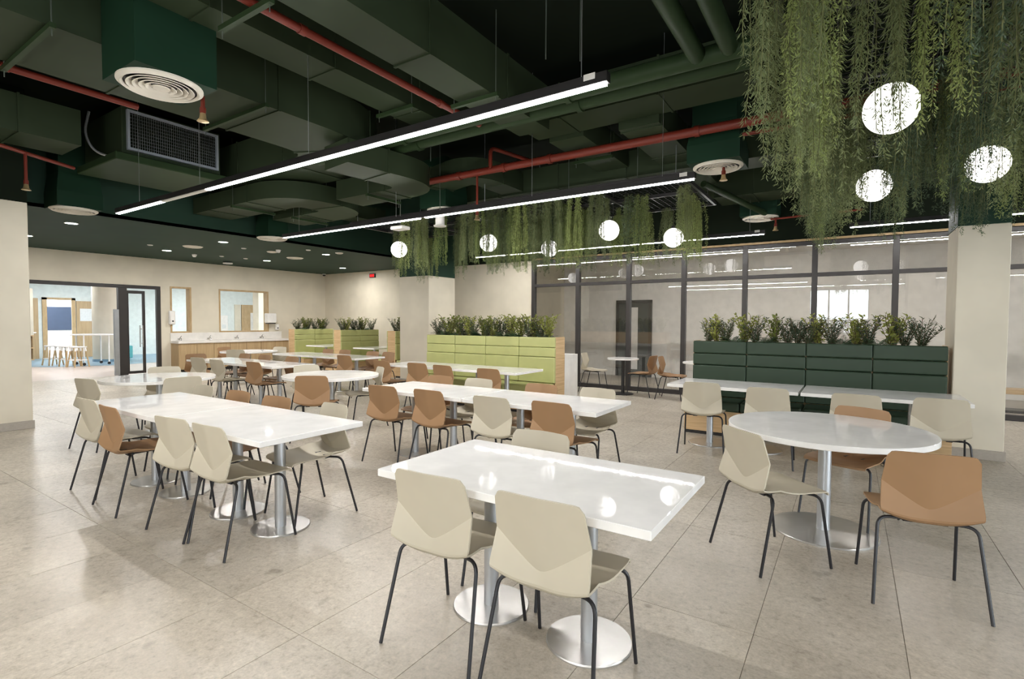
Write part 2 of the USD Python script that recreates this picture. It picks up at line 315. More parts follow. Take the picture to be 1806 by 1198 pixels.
obj('leaf_pane', MB().box(XL-0.04, XL-0.03, 6.03, 6.36, 0.10, 2.22), 'door_glass', lf, smooth=False)
for dx in (-0.12, 0.05): obj('pull_handle', MB().tube([(XL+dx, 6.33, 0.75), (XL+dx, 6.33, 1.35)], 0.014).tube([(XL+dx, 6.33, 0.85), (XL-0.03, 6.33, 0.85)], 0.009).tube([(XL+dx, 6.33, 1.25), (XL-0.03, 6.33, 1.25)], 0.009), 'chrome', lf, label='steel pull handle')

def int_window(k, y0, y1, label):
    t = thing('window_%d' % k, label, 'window', kind='structure')
    z0, z1 = 1.13, 2.47
    obj('frame_side', MB().box(XL-0.22, XL+0.012, y0, y0+0.045, z0, z1), 'oak_frame', t, smooth=False)
    obj('frame_side', MB().box(XL-0.22, XL+0.012, y1-0.045, y1, z0, z1), 'oak_frame', t, smooth=False)
    obj('frame_head', MB().box(XL-0.22, XL+0.012, y0+0.045, y1-0.045, z1-0.045, z1), 'oak_frame', t, smooth=False)
    obj('frame_sill', MB().box(XL-0.22, XL+0.02, y0+0.045, y1-0.045, z0, z0+0.04), 'oak_frame', t, smooth=False)
    obj('pane', MB().box(XL-0.14, XL-0.132, y0+0.045, y1-0.045, z0+0.04, z1-0.045), 'door_glass', t, smooth=False)
int_window(1, 7.05, 7.62, 'narrow timber framed internal window beside the doorway')
int_window(2, 8.42, 10.05, 'wide timber framed internal window above the sinks')

# ---------------------------------------------------------------- sinks along the left wall
t = thing('sink_counter', 'long wash counter with white marble top on oak cupboard doors', 'sink counter')
obj('carcass', MB().box(XL, XL+0.44, 7.05, 10.48, 0.08, 0.83), 'oak_upright', t)
obj('plinth', MB().box(XL, XL+0.40, 7.07, 10.46, 0.0, 0.08), 'black_metal', t)
ys = np.linspace(7.05, 10.48, 8)
for a, b in zip(ys, ys[1:]): obj('cupboard_door', MB().bev(XL+0.44, XL+0.46, a+0.004, b-0.004, 0.09, 0.825, 0.002), 'oak_upright', t, smooth=False)
obj('trough', MB().bev(XL, XL+0.50, 7.03, 10.50, 0.83, 0.90, 0.006), 'white_marble', t, smooth=False)
obj('splashback', MB().bev(XL, XL+0.03, 7.03, 10.50, 0.90, 1.13, 0.004), 'white_marble', t, smooth=False)
for k, y in enumerate([7.234, 8.06, 8.89, 9.72]):
    q = thing('tap', ['chrome tap at the doorway end of the wash counter', 'chrome tap second from the doorway on the wash counter', 'chrome tap third from the doorway on the wash counter', 'chrome tap under the soap dispenser end of the wash counter'][k], 'tap', (XL+0.03, y, 0.95))
    obj('body', MB().tube([(0, 0, 0.0), (0.07, 0, 0.0)], 0.022, 10), 'chrome', q)
    obj('spout', MB().tube(fillet([(0.05, 0, 0.0), (0.12, 0, 0.05), (0.19, 0, 0.0), (0.19, 0, -0.04)], 0.03), 0.013), 'chrome', q)
    obj('lever', MB().tube([(0.06, 0, 0.01), (0.09, 0.05, 0.09)], 0.010), 'chrome', q)
q = thing('paper_towel_dispenser', 'white paper towel box on the wall right of the wide window', 'dispenser', (XL, 10.05, 1.40))
obj('body', MB().rbox(0.0, 0.22, -0.16, 0.16, 0.02, 0.34, 0.03), 'white_plastic', q); obj('outlet', MB().box(0.03, 0.2, -0.13, 0.13, -0.01, 0.02), 'black_metal', q)
q = thing('soap_dispenser', 'small white soap dispenser below the paper towel box', 'dispenser', (XL, 10.32, 1.16))
obj('body', MB().rbox(0.0, 0.10, -0.06, 0.06, 0.02, 0.22, 0.03), 'white_plastic', q); obj('push_button', MB().tube([(0.095, 0, 0.09), (0.112, 0, 0.09)], 0.022, 12), 'black_metal', q)
q = thing('soap_dispenser', 'white soap dispenser on the wall at the narrow window', 'dispenser', (XL+0.005, 7.06, 1.35))
obj('body', MB().rbox(0.0, 0.12, -0.08, 0.08, 0.02, 0.42, 0.04), 'white_plastic', q); obj('push_button', MB().tube([(0.115, 0, 0.12), (0.132, 0, 0.12)], 0.022, 12), 'black_metal', q)

# ---------------------------------------------------------------- lobby beyond the left wall
struct('wall_lobby', MB().box(-26.2, -26.0, -5, 6.75, 0, 3.0).box(-26.2, -26.0, 7.66, 18, 0, 3.0).box(-26.2, -26.0, 6.75, 7.66, 2.32, 3.0), 'wall_pale_blue', 'pale blue-white far wall of the lobby', 'wall')
struct('wall_lobby', MB().box(-28.6, -28.5, 5, 10, 0, 3.0), 'wall_white', 'white wall of the classroom seen through the lobby door', 'wall')
struct('wall_lobby', MB().box(-27, -16.6, 17.8, 18, 0, 3.0).box(-27, -16.6, -5.2, -5, 0, 3.0), 'wall_white', 'white end walls of the lobby', 'wall')
struct('ceiling', MB().box(-28.6, -16.6, -5, 18, 3.0, 3.1), 'wall_white', 'white ceiling of the lobby', 'ceiling')
struct('floor', MB().box(-28.6, -26.9, 5, 10, -0.1, -0.003), 'lobby_floor', 'pale floor of the classroom behind the lobby door', 'floor')
for k, (x, y, s) in enumerate([(-19, 4.5, 'near the doorway'), (-19, 9.5, 'behind the internal windows'), (-23.5, 3.0, 'over the bookcase end'), (-23.5, 11.5, 'over the far green door'), (-23.5, 7.2, 'over the white stools'), (-27.4, 7.2, 'in the classroom behind')]):
    l = thing('ceiling_panel_light', 'white square ceiling panel light in the lobby '+s, 'lamp', (x, y, 2.97))
    obj('frame', MB().box(-0.62, 0.62, -0.62, 0.62, 0.0, 0.03), 'white_plastic', l); obj('diffuser', MB().box(-0.58, 0.58, -0.58, 0.58, -0.012, 0.0), 'lobby_light', l)
t = thing('column', 'round white column standing in the lobby', 'column', (-22.7, 7.75, 0), kind='structure')
obj('shaft', MB().cyl((0, 0), 0.52, 0.09, 3.0, 40), 'wall_paint', t); obj('skirting', MB().cyl((0, 0), 0.535, 0, 0.09, 40), 'blue_vinyl_floor', t)
t = thing('door_3', 'open timber door with frame leading to the classroom beyond the lobby', 'door', kind='structure')
obj('door_frame', MB().box(-26.02, -25.95, 6.70, 6.84, 0, 2.36).box(-26.02, -25.95, 7.60, 7.72, 0, 2.36).box(-26.02, -25.95, 6.70, 7.72, 2.28, 2.36), 'oak_frame', t)
obj('door_leaf', MB().bev(-25.98, -25.94, 7.74, 8.5, 0, 2.25, 0.003), 'oak_upright', t)
q = tag(obj('poster', MB().box(-25.935, -25.93, 7.85, 8.25, 1.45, 1.95), 'poster'), 'pale notice sheet on the open timber door in the lobby', 'poster')
q = tag(obj('blackboard', MB().bev(-28.49, -28.45, 7.3, 8.6, 1.05, 2.05, 0.01), 'blackboard'), 'dark blue board on the classroom wall', 'board')
t = thing('door_4', 'closed timber door beside the bookcase in the lobby', 'door', kind='structure')
obj('door_leaf', MB().bev(-26.0, -25.95, 6.20, 6.58, 0, 2.32, 0.004), 'oak_upright', t); obj('handle', MB().tube([(-25.93, 6.5, 1.0), (-25.93, 6.38, 1.0)], 0.015), 'chrome', t)
t = thing('bookcase', 'tall pale cupboard with open timber cubby holes below in the lobby', 'bookcase', (-24.4, 5.5, 0))
obj('upper_cupboard', MB().box(-0.2, 0.2, -0.6, 0.50, 0.95, 2.6), 'wall_paint', t)
obj('side_panel', MB().box(-0.2, 0.2, 0.46, 0.50, 0.08, 0.95), 'oak_upright', t); obj('side_panel', MB().box(-0.2, 0.2, -0.6, -0.56, 0.08, 0.95), 'oak_upright', t)
obj('divider', MB().box(-0.2, 0.2, -0.02, 0.02, 0.08, 0.95), 'oak_upright', t)
for z in (0.06, 0.48, 0.91): obj('shelf', MB().box(-0.2, 0.205, -0.6, 0.50, z, z+0.04), 'oak_across', t)
obj('back_panel', MB().box(-0.2, -0.18, -0.56, 0.46, 0.1, 0.91), 'oak_across', t)
def stool(loc, label):
    t = thing('stool', label, 'stool', loc, 10.0)
    obj('seat', MB().rbox(-0.17, 0.17, -0.17, 0.17, 0.61, 0.65, 0.018), 'white_plastic', t)
    for sx in (-1, 1):
        for sy in (-1, 1): obj('leg', MB().tube([(sx*0.14, sy*0.14, 0.52), (sx*0.20, sy*0.20, 0.0)], 0.022), 'oak_frame', t)
    for sx in (-1, 1):
        for sy in (-1, 1): obj('leg_cap', MB().tube([(sx*0.125, sy*0.125, 0.62), (sx*0.142, sy*0.142, 0.50)], 0.025), 'white_plastic', t)
    obj('footrest', MB().tube([(0.18, 0.18, 0.22), (-0.18, 0.18, 0.22), (-0.18, -0.18, 0.22), (0.18, -0.18, 0.22), (0.18, 0.18, 0.22)], 0.012), 'white_plastic', t)
stool((-21.95, 5.90, 0.005), 'white stool with timber legs at the left end of the row in the lobby')
stool((-21.45, 6.02, 0.005), 'white stool with timber legs second from the left in the lobby')
stool((-20.95, 6.05, 0.005), 'white stool with timber legs third from the left in the lobby')
stool((-20.45, 6.12, 0.005), 'white stool with timber legs closest to the doorway in the lobby')
t = thing('high_table', 'white round-ended high table on castors behind the stools', 'table', (-21.25, 6.75, 0.005))
obj('tabletop', MB().lathe([(0, 0.98), (0.57, 0.98), (0.58, 1.0), (0.57, 1.02), (0, 1.02)], (0, 0, 0), 40), 'white_plastic', t)
for a in (45, 135, 225, 315):
    c_, s_ = 0.48*math.cos(math.radians(a)), 0.48*math.sin(math.radians(a)); l = obj('leg', MB().tube([(c_, s_, 0.98), (c_, s_, 0.09)], 0.022), 'white_plastic', t)
    obj('castor', MB().tube([(c_-0.02, s_, 0.045), (c_+0.02, s_, 0.045)], 0.045, 14), 'black_metal', l)
q = thing('bench_seat', 'low teal upholstered seat in the lobby seen through the glass door', 'seat', (-24.2, 8.45, 0.003))
obj('seat_block', MB().rbox(-0.3, 0.3, -0.45, 0.45, 0.0, 0.48, 0.03), 'teal', q)
t = thing('door_5', 'pale green timber door with a tall narrow glass seen through the wide window', 'door', kind='structure')
obj('door_leaf', MB().bev(-26.0, -25.94, 14.45, 15.6, 0, 2.3, 0.004), 'oak_frame', t); obj('vision_panel', MB().box(-25.94, -25.93, 14.9, 15.05, 0.9, 1.9), 'wall_white', t)
obj('side_light', MB().box(-26.0, -25.95, 14.1, 14.4, 0, 2.3), 'wall_paint', t)
struct('wall_lobby', MB().box(-20.4, -20.0, 11.83, 12.25, 0, 3.0), 'wall_paint', 'cream square pier seen at the right of the wide internal window', 'wall')
q = thing('notice_board', 'white notice board on the lobby wall seen in the wide window', 'board', (-25.97, 13.4, 1.0))
obj('panel', MB().bev(0, 0.03, -0.35, 0.35, 0, 0.75, 0.005), 'white_plastic', q); obj('picture', MB().box(0.03, 0.034, 0.05, 0.25, 0.1, 0.3), 'poster', q)

# ---------------------------------------------------------------- dining tables
def pedestal(t, x, y, rc, rb):
    obj('pole', MB().cyl((x, y), rc, 0.012, 0.715, 24), 'pole_steel', t)
    obj('base_disc', MB().lathe([(0, 0), (rb, 0), (rb, 0.006), (rb-0.004, 0.012), (0, 0.012)], (x, y, 0), 40), 'base_steel', t)
    obj('mounting_plate', MB().bev(x-0.12, x+0.12, y-0.12, y+0.12, 0.705, 0.713, 0.002), 'black_metal', t, smooth=False)
TT = 0.037
def rect_table(name, label, loc, group=None, rb=0.2):
    t = thing(name, label, 'table', loc)
    obj('tabletop', MB().bev(-0.699, 0.699, -0.40, 0.40, 0.75-TT, 0.75, 0.003), 'table_white', t, smooth=False)
    for x in (-0.28, 0.28): pedestal(t, x, 0, 0.038, rb)
    return t
rt = rect_table('dining_table', 'white rectangular table standing alone in the front centre', (-1.275, 2.18, 0))
def rt_copy(label, x, y): dup(rt, 'dining_table', label, 'table', (x, y, 0))
rt_copy('white rectangular table at left front, its half nearer the camera', -3.70, 2.17)
rt_copy('white rectangular table at left front, the half touching the left chairs', -5.10, 2.17)
rt_copy('white rectangular table in the middle row, left half', -3.83, 4.27)
rt_copy('white rectangular table in the middle row, right half with blue-lit end', -2.42, 4.27)
rt_copy('white rectangular table before the light green bench, left half', -6.14, 6.65)
rt_copy('white rectangular table before the light green bench, right half', -4.74, 6.65)
rt_copy('white rectangular table far left before the sinks, left half', -9.86, 5.2)
rt_copy('white rectangular table far left before the sinks, right half', -8.46, 5.2)
rt_copy('white rectangular table before the booths, left half', -10.30, 7.22)
rt_copy('white rectangular table before the booths, right half', -8.90, 7.22)
dt = rect_table('dining_table', 'white rectangular table at the dark green bench, left half', (-1.16, 6.66, 0), rb=0.25)
dup(dt, 'dining_table', 'white rectangular table at the dark green bench, right half by the column', 'table', (0.26, 6.66, 0))
def round_table(label, loc):
    t = thing('round_table', label, 'table', loc)
    obj('tabletop', MB().lathe([(0, 0.75-TT), (0.637, 0.75-TT), (0.64, 0.75-TT+0.003), (0.64, 0.747), (0.637, 0.75), (0, 0.75)], (0, 0, 0), 80), 'table_white', t)
    pedestal(t, 0, 0, 0.042, 0.34); return t
r0 = round_table('white round table at right front on a wide steel disc', (-0.14, 4.30, 0))
dup(r0, 'round_table', 'white round table near the left column and doorway', 'table', (-7.56, 3.11, 0))
dup(r0, 'round_table', 'white round table in the centre left between the long tables', 'table', (-6.03, 4.61, 0))
dup(r0, 'round_table', 'white round table farthest back in front of the sinks', 'table', (-12.4, 7.08, 0))
def cafe_table(label, loc):
    t = thing('small_round_table', label, 'table', loc)
    obj('tabletop', MB().lathe([(0, 0.72), (0.318, 0.72), (0.32, 0.723), (0.32, 0.747), (0.317, 0.75), (0, 0.75)], (0, 0, 0), 48), 'table_white', t)
    obj('pole', MB().cyl((0, 0), 0.035, 0.02, 0.72), 'black_metal', t)
    obj('base_disc', MB().lathe([(0, 0), (0.22, 0), (0.22, 0.012), (0.20, 0.02), (0, 0.022)], (0, 0, 0), 40), 'black_metal', t); return t
c0 = cafe_table('small white round table on black pedestal between two chairs at the glass', (-3.95, 10.22, 0))
dup(c0, 'small_round_table', 'small white round table half hidden by the dark green bench', 'table', (-2.36, 10.05, 0))
dup(c0, 'small_round_table', 'small white round table mostly hidden by the white counter', 'table', (-5.45, 10.2, 0))
def booth_table(label, loc):
    t = thing('booth_table', label, 'table', loc)
    obj('tabletop', MB().bev(-0.43, 0.43, 0, 1.4, 0.713, 0.75, 0.003), 'table_white', t, smooth=False)
    for y in (0.4, 1.1): obj('pole', MB().cyl((0, y), 0.038, 0.012, 0.713), 'pole_steel', t); obj('base_disc', MB().cyl((0, y), 0.2, 0, 0.012, 36), 'base_steel', t)
    return t
b0 = booth_table('narrow white table inside the left booth', (-13.52, 9.75, 0))
dup(b0, 'booth_table', 'narrow white table inside the right booth', 'table', (-11.30, 9.70, 0))

# ---------------------------------------------------------------- chairs
def chair_shell():
    """one moulded shell: seat rows, a bend, and a back folded along a V crease (apex low in the middle, ends at half height on the sides)"""
    NX = 25; us = np.linspace(-1, 1, NX); rows = []
    ztop, zapex, zside, zb = 0.826, 0.524, 0.655, 0.475
    def wid(z): return np.interp(z, [0.45, 0.475, 0.53, 0.655, 0.83], [0.206, 0.214, 0.218, 0.209, 0.191])
    def fold(u): return (math.sqrt(u*u+0.0169)-0.13)/0.8784
    def crease(u): return zapex+(zside-zapex)*fold(u)
    def back(u, z):
        zc = crease(u); w_ = 0.032-0.012*max(0.0, (z-zside)/(ztop-zside)); yc = -0.186-0.19*(zc-zapex)+0.032*fold(u)
        return (yc-0.19*(z-zc)-(0.032-w_)*fold(u)) if z >= zc else yc-0.30*(zc-z)
    seat_y = np.concatenate([[0.250, 0.246, 0.235], np.linspace(0.215, -0.10, 9)]); drop = {0.250: 0.018, 0.246: 0.007, 0.235: 0.001}
    def seat_z(u, y): return 0.458-0.022*math.exp(-((y+0.04)/0.13)**2)+np.interp(y, [-0.10, 0.05, 0.25], [0.050, 0.022, 0.004])*abs(u)**2.2-drop.get(round(float(y), 3), 0.0)
    nseat = len(seat_y)
    for y in seat_y:
        hw = np.interp(y, [-0.10, 0.0, 0.16, 0.25], [0.206, 0.218, 0.224, 0.212])
        rows.append([(u*hw, y-0.014*abs(u)**5*(y > 0.2), seat_z(u, y)) for u in us])
    for s in np.linspace(0, 1, 9)[1:]:
        row = []
        for u in us:
            zz = zb+0.036*abs(u)**2.2; p0 = np.array([u*0.206, -0.10, seat_z(u, -0.10)])
            p2 = np.array([u*wid(zz), back(u, zz), zz]); p1 = np.array([u*0.205, p2[1]-0.004, p0[2]-0.006])
            row.append((1-s)**2*p0+2*s*(1-s)*p1+s*s*p2)
        rows.append(row)
    r = 0.028
    def lim(u):
        x = abs(u)*wid(ztop); e = max(0.0, x-(wid(ztop)-r)); return ztop-(r-math.sqrt(max(0.0, r*r-e*e)))-0.006*u*u
    for s in np.linspace(0, 1, 9)[1:]:
        rows.append([(u*wid(z), back(u, z), z) for u in us for z in [zb+0.036*abs(u)**2.2+(crease(u)-zb-0.036*abs(u)**2.2)*s]])
    for s in np.linspace(0, 1, 14)[1:]:
        rows.append([(u*wid(z), back(u, z), z) for u in us for z in [crease(u)+(lim(u)-crease(u))*s]])
    G = np.array([[np.array(p) for p in r] for r in rows]); R, C = G.shape[:2]
    du = np.gradient(G, axis=1); dv = np.gradient(G, axis=0); N = np.cross(du, dv); N /= np.linalg.norm(N, axis=2, keepdims=True)
    T = 0.004; return G+N*T, G-N*T, R, C, nseat+6
def shell_part(A, B, r0, r1, C, ends):
    """closed slab between rows r0..r1 of the two surfaces"""
    n = r1-r0+1; V = np.vstack([A[r0:r1+1].reshape(-1, 3), B[r0:r1+1].reshape(-1, 3)]); k = n*C; f = []
    for i in range(n-1):
        for j in range(C-1):
            a = i*C+j; f.append((a, a+C, a+C+1, a+1)); f.append((k+a, k+a+1, k+a+C+1, k+a+C))
        for j in (0, C-1):
            a = i*C+j; q = (a, k+a, k+a+C, a+C); f.append(q if j == 0 else q[::-1])
    for i in ends:
        for j in range(C-1):
            a = (i-r0)*C+j; q = (a, a+1, k+a+1, k+a); f.append(q if i == r0 else q[::-1])
    return V, np.array(f)
SA, SB, SR, SC, SJ = chair_shell()
def make_chair(name, label, shell, loc, rz, group=None):
    t = thing(name, label, 'chair', loc, rz, group)
    obj('seat', shell_part(SA, SB, 0, SJ, SC, (0,)), shell, t, smooth=28)
    obj('backrest', shell_part(SA, SB, SJ, SR-1, SC, (SR-1,)), shell, t, smooth=14)
    for sx in (-1, 1):
        for fy, fx, ty, tx, iy in ((0.240, 0.240, 0.170, 0.222, 0.10), (-0.260, 0.247, -0.150, 0.214, -0.10)):
            obj('leg', MB().tube(fillet([(sx*fx, fy, 0.004), (sx*tx, ty, 0.446), (sx*0.07, iy, 0.434)], 0.055, 7), 0.0085, 8), 'leg_black', t)
    for sx in (-1, 1): obj('seat_rail', MB().tube([(sx*0.07, 0.11, 0.434), (sx*0.07, -0.11, 0.434)], 0.0085), 'leg_black', t)
    for sx in (-1, 1):
        for y in (-0.105, 0.105): obj('mounting_pad', MB().bev(sx*0.075-0.025, sx*0.075+0.025, y-0.025, y+0.025, 0.426, 0.448, 0.004), 'leg_black', t, smooth=False)
    return t
CHAIRS = [
 ('b', -1.555, 1.9, 3, 'beige chair at the front centre table, left of the two backs toward the camera'),
 ('b', -0.99, 1.9, 1, 'beige shell chair closest to the camera at the front centre table'),
 ('b', -1.56, 2.48, 180, 'beige shell chair on the far side of the front centre table'),
 ('b', -5.44, 1.89, 2, 'beige shell chair at the left end of the near side of the left front table'),
 ('t', -4.82, 1.84, -2, 'tan shell chair between beige ones on the near side of the left front table'),
 ('b', -3.94, 1.89, 6, 'beige shell chair third from left on the near side of the left front table'),
 ('b', -3.44, 1.9, 1, 'beige shell chair at the right end of the near side of the left front table'),
 ('b', -5.55, 2.47, 180, 'beige chair back showing over the far left end of the left front table'),
 ('t', -4.84, 2.44, 180, 'tan chair behind the left front table, the left one of two tan backs'),
 ('t', -4.20, 2.43, 182, 'tan chair behind the left front table, the right one of two tan backs'),
 ('b', -3.49, 2.46, 172, 'beige chair facing the camera at the right end of the left front table'),
 ('b', -7.33, 2.45, 12, 'beige chair on the left beside the column at the round table'),
 ('b', -8.05, 3.36, -116, 'beige chair behind the round table near the doorway'),
 ('b', -6.80, 2.99, 81, 'beige chair with its back to the camera at the round table near the doorway'),
 ('t', -5.62, 4.08, 37, 'tan chair with its back to the camera at the centre left round table'),
 ('b', -6.66, 4.76, -103, 'beige chair behind the centre left round table, toward the sinks'),
 ('b', -5.82, 5.03, 152, 'beige chair at the right side of the centre left round table'),
 ('t', -4.08, 3.95, 3, 'tan chair at the left end of the near side of the middle table'),
 ('t', -3.44, 3.97, -2, 'tan chair second from left on the near side of the middle table'),
 ('b', -2.68, 3.95, 0, 'beige chair between tan ones on the near side of the middle table'),
 ('t', -2.07, 3.98, -3, 'tan chair at the right end of the near side of the middle table'),
 ('t', -4.22, 4.60, 180, 'tan chair at the left end of the far side of the middle table'),
 ('b', -3.63, 4.61, 180, 'beige chair second from left on the far side of the middle table'),
 ('t', -2.77, 4.58, 180, 'tan chair in front of the light green bench end, far side of the middle table'),
 ('b', -2.14, 4.60, 176, 'beige chair facing the camera at the right end of the middle table'),
 ('t', -6.64, 6.30, 0, 'tan chair at the left end of the table by the light green bench'),
 ('t', -5.84, 6.30, 4, 'tan chair second from left at the table by the light green bench'),
 ('t', -5.21, 6.22, -3, 'tan chair third from left at the table by the light green bench'),
 ('t', -4.32, 6.17, 0, 'tan chair at the right end of the table by the light green bench'),
 ('b', -9.89, 4.88, 8, 'beige chair farther left at the table before the sinks'),
 ('b', -9.10, 4.82, 4, 'beige chair second from left at the table before the sinks'),
 ('t', -8.10, 4.90, 2, 'tan chair on the near side of the table before the sinks'),
 ('t', -10.72, 5.15, -90, 'tan chair at the left end of the table before the sinks'),
 ('t', -10.25, 5.55, 180, 'tan chair on the far side of the table before the sinks, left one'),
 ('t', -9.55, 5.55, 180, 'tan chair on the far side of the table before the sinks, middle one'),
 ('t', -8.62, 5.52, 180, 'tan chair on the far side of the table before the sinks, right one'),
 ('t', -13.0, 6.95, -75, 'tan chair left of the farthest round table at the sinks'),
 ('b', -12.0, 6.60, 43, 'beige chair with its back to the camera at the farthest round table'),
 ('b', -12.2, 7.62, -160, 'beige chair at the right of the farthest round table'),
 ('t', -8.30, 6.85, 2, 'tan chair alone on the near side of the table before the booths'),
 ('t', -10.40, 7.66, 180, 'tan chair in front of the booths, first from the left'),
 ('t', -9.82, 7.68, 180, 'tan chair in front of the booths, second from the left'),
 ('t', -8.84, 7.64, 180, 'tan chair in front of the booths, third from the left'),
 ('t', -8.38, 7.66, 176, 'tan chair in front of the booths, closest to the middle column'),
 ('b', -1.41, 6.19, 6, 'beige chair at the left end of the dark green bench table'),
 ('b', -0.72, 6.08, 3, 'beige chair second from left at the dark green bench table'),
 ('b', 0.06, 6.04, -3, 'beige chair third from left at the dark green bench table, behind a tan back'),
 ('b', 0.68, 6.13, 0, 'beige chair at the right end of the dark green bench table, by the column'),
 ('b', -0.41, 3.636, -44, 'beige chair in side view at the left of the right front round table'),
 ('t', 0, 4.7, 157, 'tan chair behind the right front round table'),
 ('t', 0.33, 3.6, 9, 'tan chair with its back to the camera at the right front round table'),
 ('b', -4.62, 10.25, -84, 'beige chair left of the small round table at the glass'),
 ('t', -3.52, 10.22, 84, 'tan chair right of the small round table at the glass'),
 ('t', -2.90, 10.08, -88, 'tan chair facing the small round table beside the dark green bench'),
]
proto = {}
for k, x, y, rz, label in CHAIRS:
    nm = 'shell_chair'
    if k not in proto: proto[k] = make_chair(nm, label, 'chair_beige' if k == 'b' else 'chair_tan', (x, y, 0), rz, 'beige shell chairs at the tables' if k == 'b' else 'tan shell chairs at the tables')
    else: dup(proto[k], nm, label, 'chair', (x, y, 0), rz)

# ---------------------------------------------------------------- upholstered benches with planters
def bench(label, L, vinyl, n, loc, rz, depth_seat=0.46, thick=0.34, both=False, seat=True):
    """local: length along x from 0 to L, back face at y=0, seat in front (y<0), planter box behind (y>0)"""
    t = thing('upholstered_bench', label, 'bench', loc, rz); H = 1.225
    e = 0.02
    for x0 in (0, L-e): obj('end_panel', MB().bev(x0, x0+e, 0.02, thick, 0, H+0.01, 0.002), 'oak_across', t, smooth=False)
    obj('rear_panel', MB().box(e, L-e, thick-0.02, thick, 0, H), 'oak_across', t)
    obj('core', MB().box(e, L-e, 0.07, thick-0.02, 0.0, H-0.14), 'oak_across', t)
    obj('planting_bed', MB().box(e, L-e, 0.06, thick-0.02, H-0.14, H-0.035), 'soil', t)
    w = L/n
    rowsz = [(1.062, H+0.008), (0.900, 1.058), (0.465, 0.896)]
    for side in ((0, 1) if both else (0,)):
        for i in range(n):
            for z0, z1 in rowsz:
                y0, y1 = (-0.012 if z1 > 1 else -0.022, 0.065) if side == 0 else (thick-0.005, thick+0.04)
                obj('back_cushion', MB().rbox(i*w+0.002, (i+1)*w-0.002, y0, y1, z0, z1, 0.017), vinyl, t)
            if seat:
                ya, yb = (-depth_seat, -0.005) if side == 0 else (thick+0.005, thick+depth_seat)
                obj('seat_cushion', MB().rbox(i*w+0.002, (i+1)*w-0.002, ya, yb, 0.33, 0.462, 0.03), vinyl, t)
        if seat:
            ya, yb = (-depth_seat+0.03, 0.02) if side == 0 else (thick, thick+depth_seat-0.03)
            obj('seat_base', MB().bev(0.0, L, ya, yb, 0.045, 0.33, 0.002), 'oak_across', t, smooth=False)
            obj('plinth', MB().box(0.01, L-0.01, ya+0.02, yb, 0, 0.045), 'black_metal', t)
    return t
bench('long dark green upholstered bench with plants on top before the glazing', 2.80, 'dark_green_vinyl', 4, (-1.88, 7.57, 0), 0)
bench('long light green upholstered bench with plants on top in the middle', 2.86, 'green_vinyl', 4, (-6.97, 7.57, 0), 0)
bench('light green booth bench against the far left corner', 1.42, 'green_vinyl', 2, (-14.46, 9.72, 0), 90, thick=0.32)
bench('light green booth bench between the two booth tables', 1.42, 'green_vinyl', 2, (-12.27, 9.72, 0), 90, thick=0.31, both=True)
bench('light green booth bench half hidden behind the middle column', 1.42, 'green_vinyl', 2, (-10.06, 9.72, 0), 90, thick=0.30, both=True)
t = thing('service_counter', 'white waterfall counter backing onto the light green bench', 'counter', (-6.97, 7.92, 0))
obj('counter_top', MB().bev(0, 2.86, 0.0, 0.50, 0.86, 0.92, 0.003), 'white_plastic', t, smooth=False)
for x in (0, 2.80): obj('side_panel', MB().bev(x, x+0.06, 0.0, 0.50, 0, 0.86, 0.003), 'white_plastic', t, smooth=False)
obj('front_panel', MB().box(0.06, 2.80, 0.40, 0.42, 0.02, 0.86), 'poster', t)
t = thing('window_bench', 'low timber bench with black shelf behind the right column', 'bench', (1.6, 11.1, 0))
obj('seat_plank', MB().bev(0, 3.0, 0, 0.4, 0.38, 0.45, 0.004), 'oak_across', t); obj('shelf', MB().box(0, 3.0, 0.02, 0.38, 0.08, 0.12), 'black_metal', t)
for x in (0.0, 2.96): obj('leg', MB().box(x, x+0.04, 0.02, 0.38, 0, 0.38), 'black_metal', t)

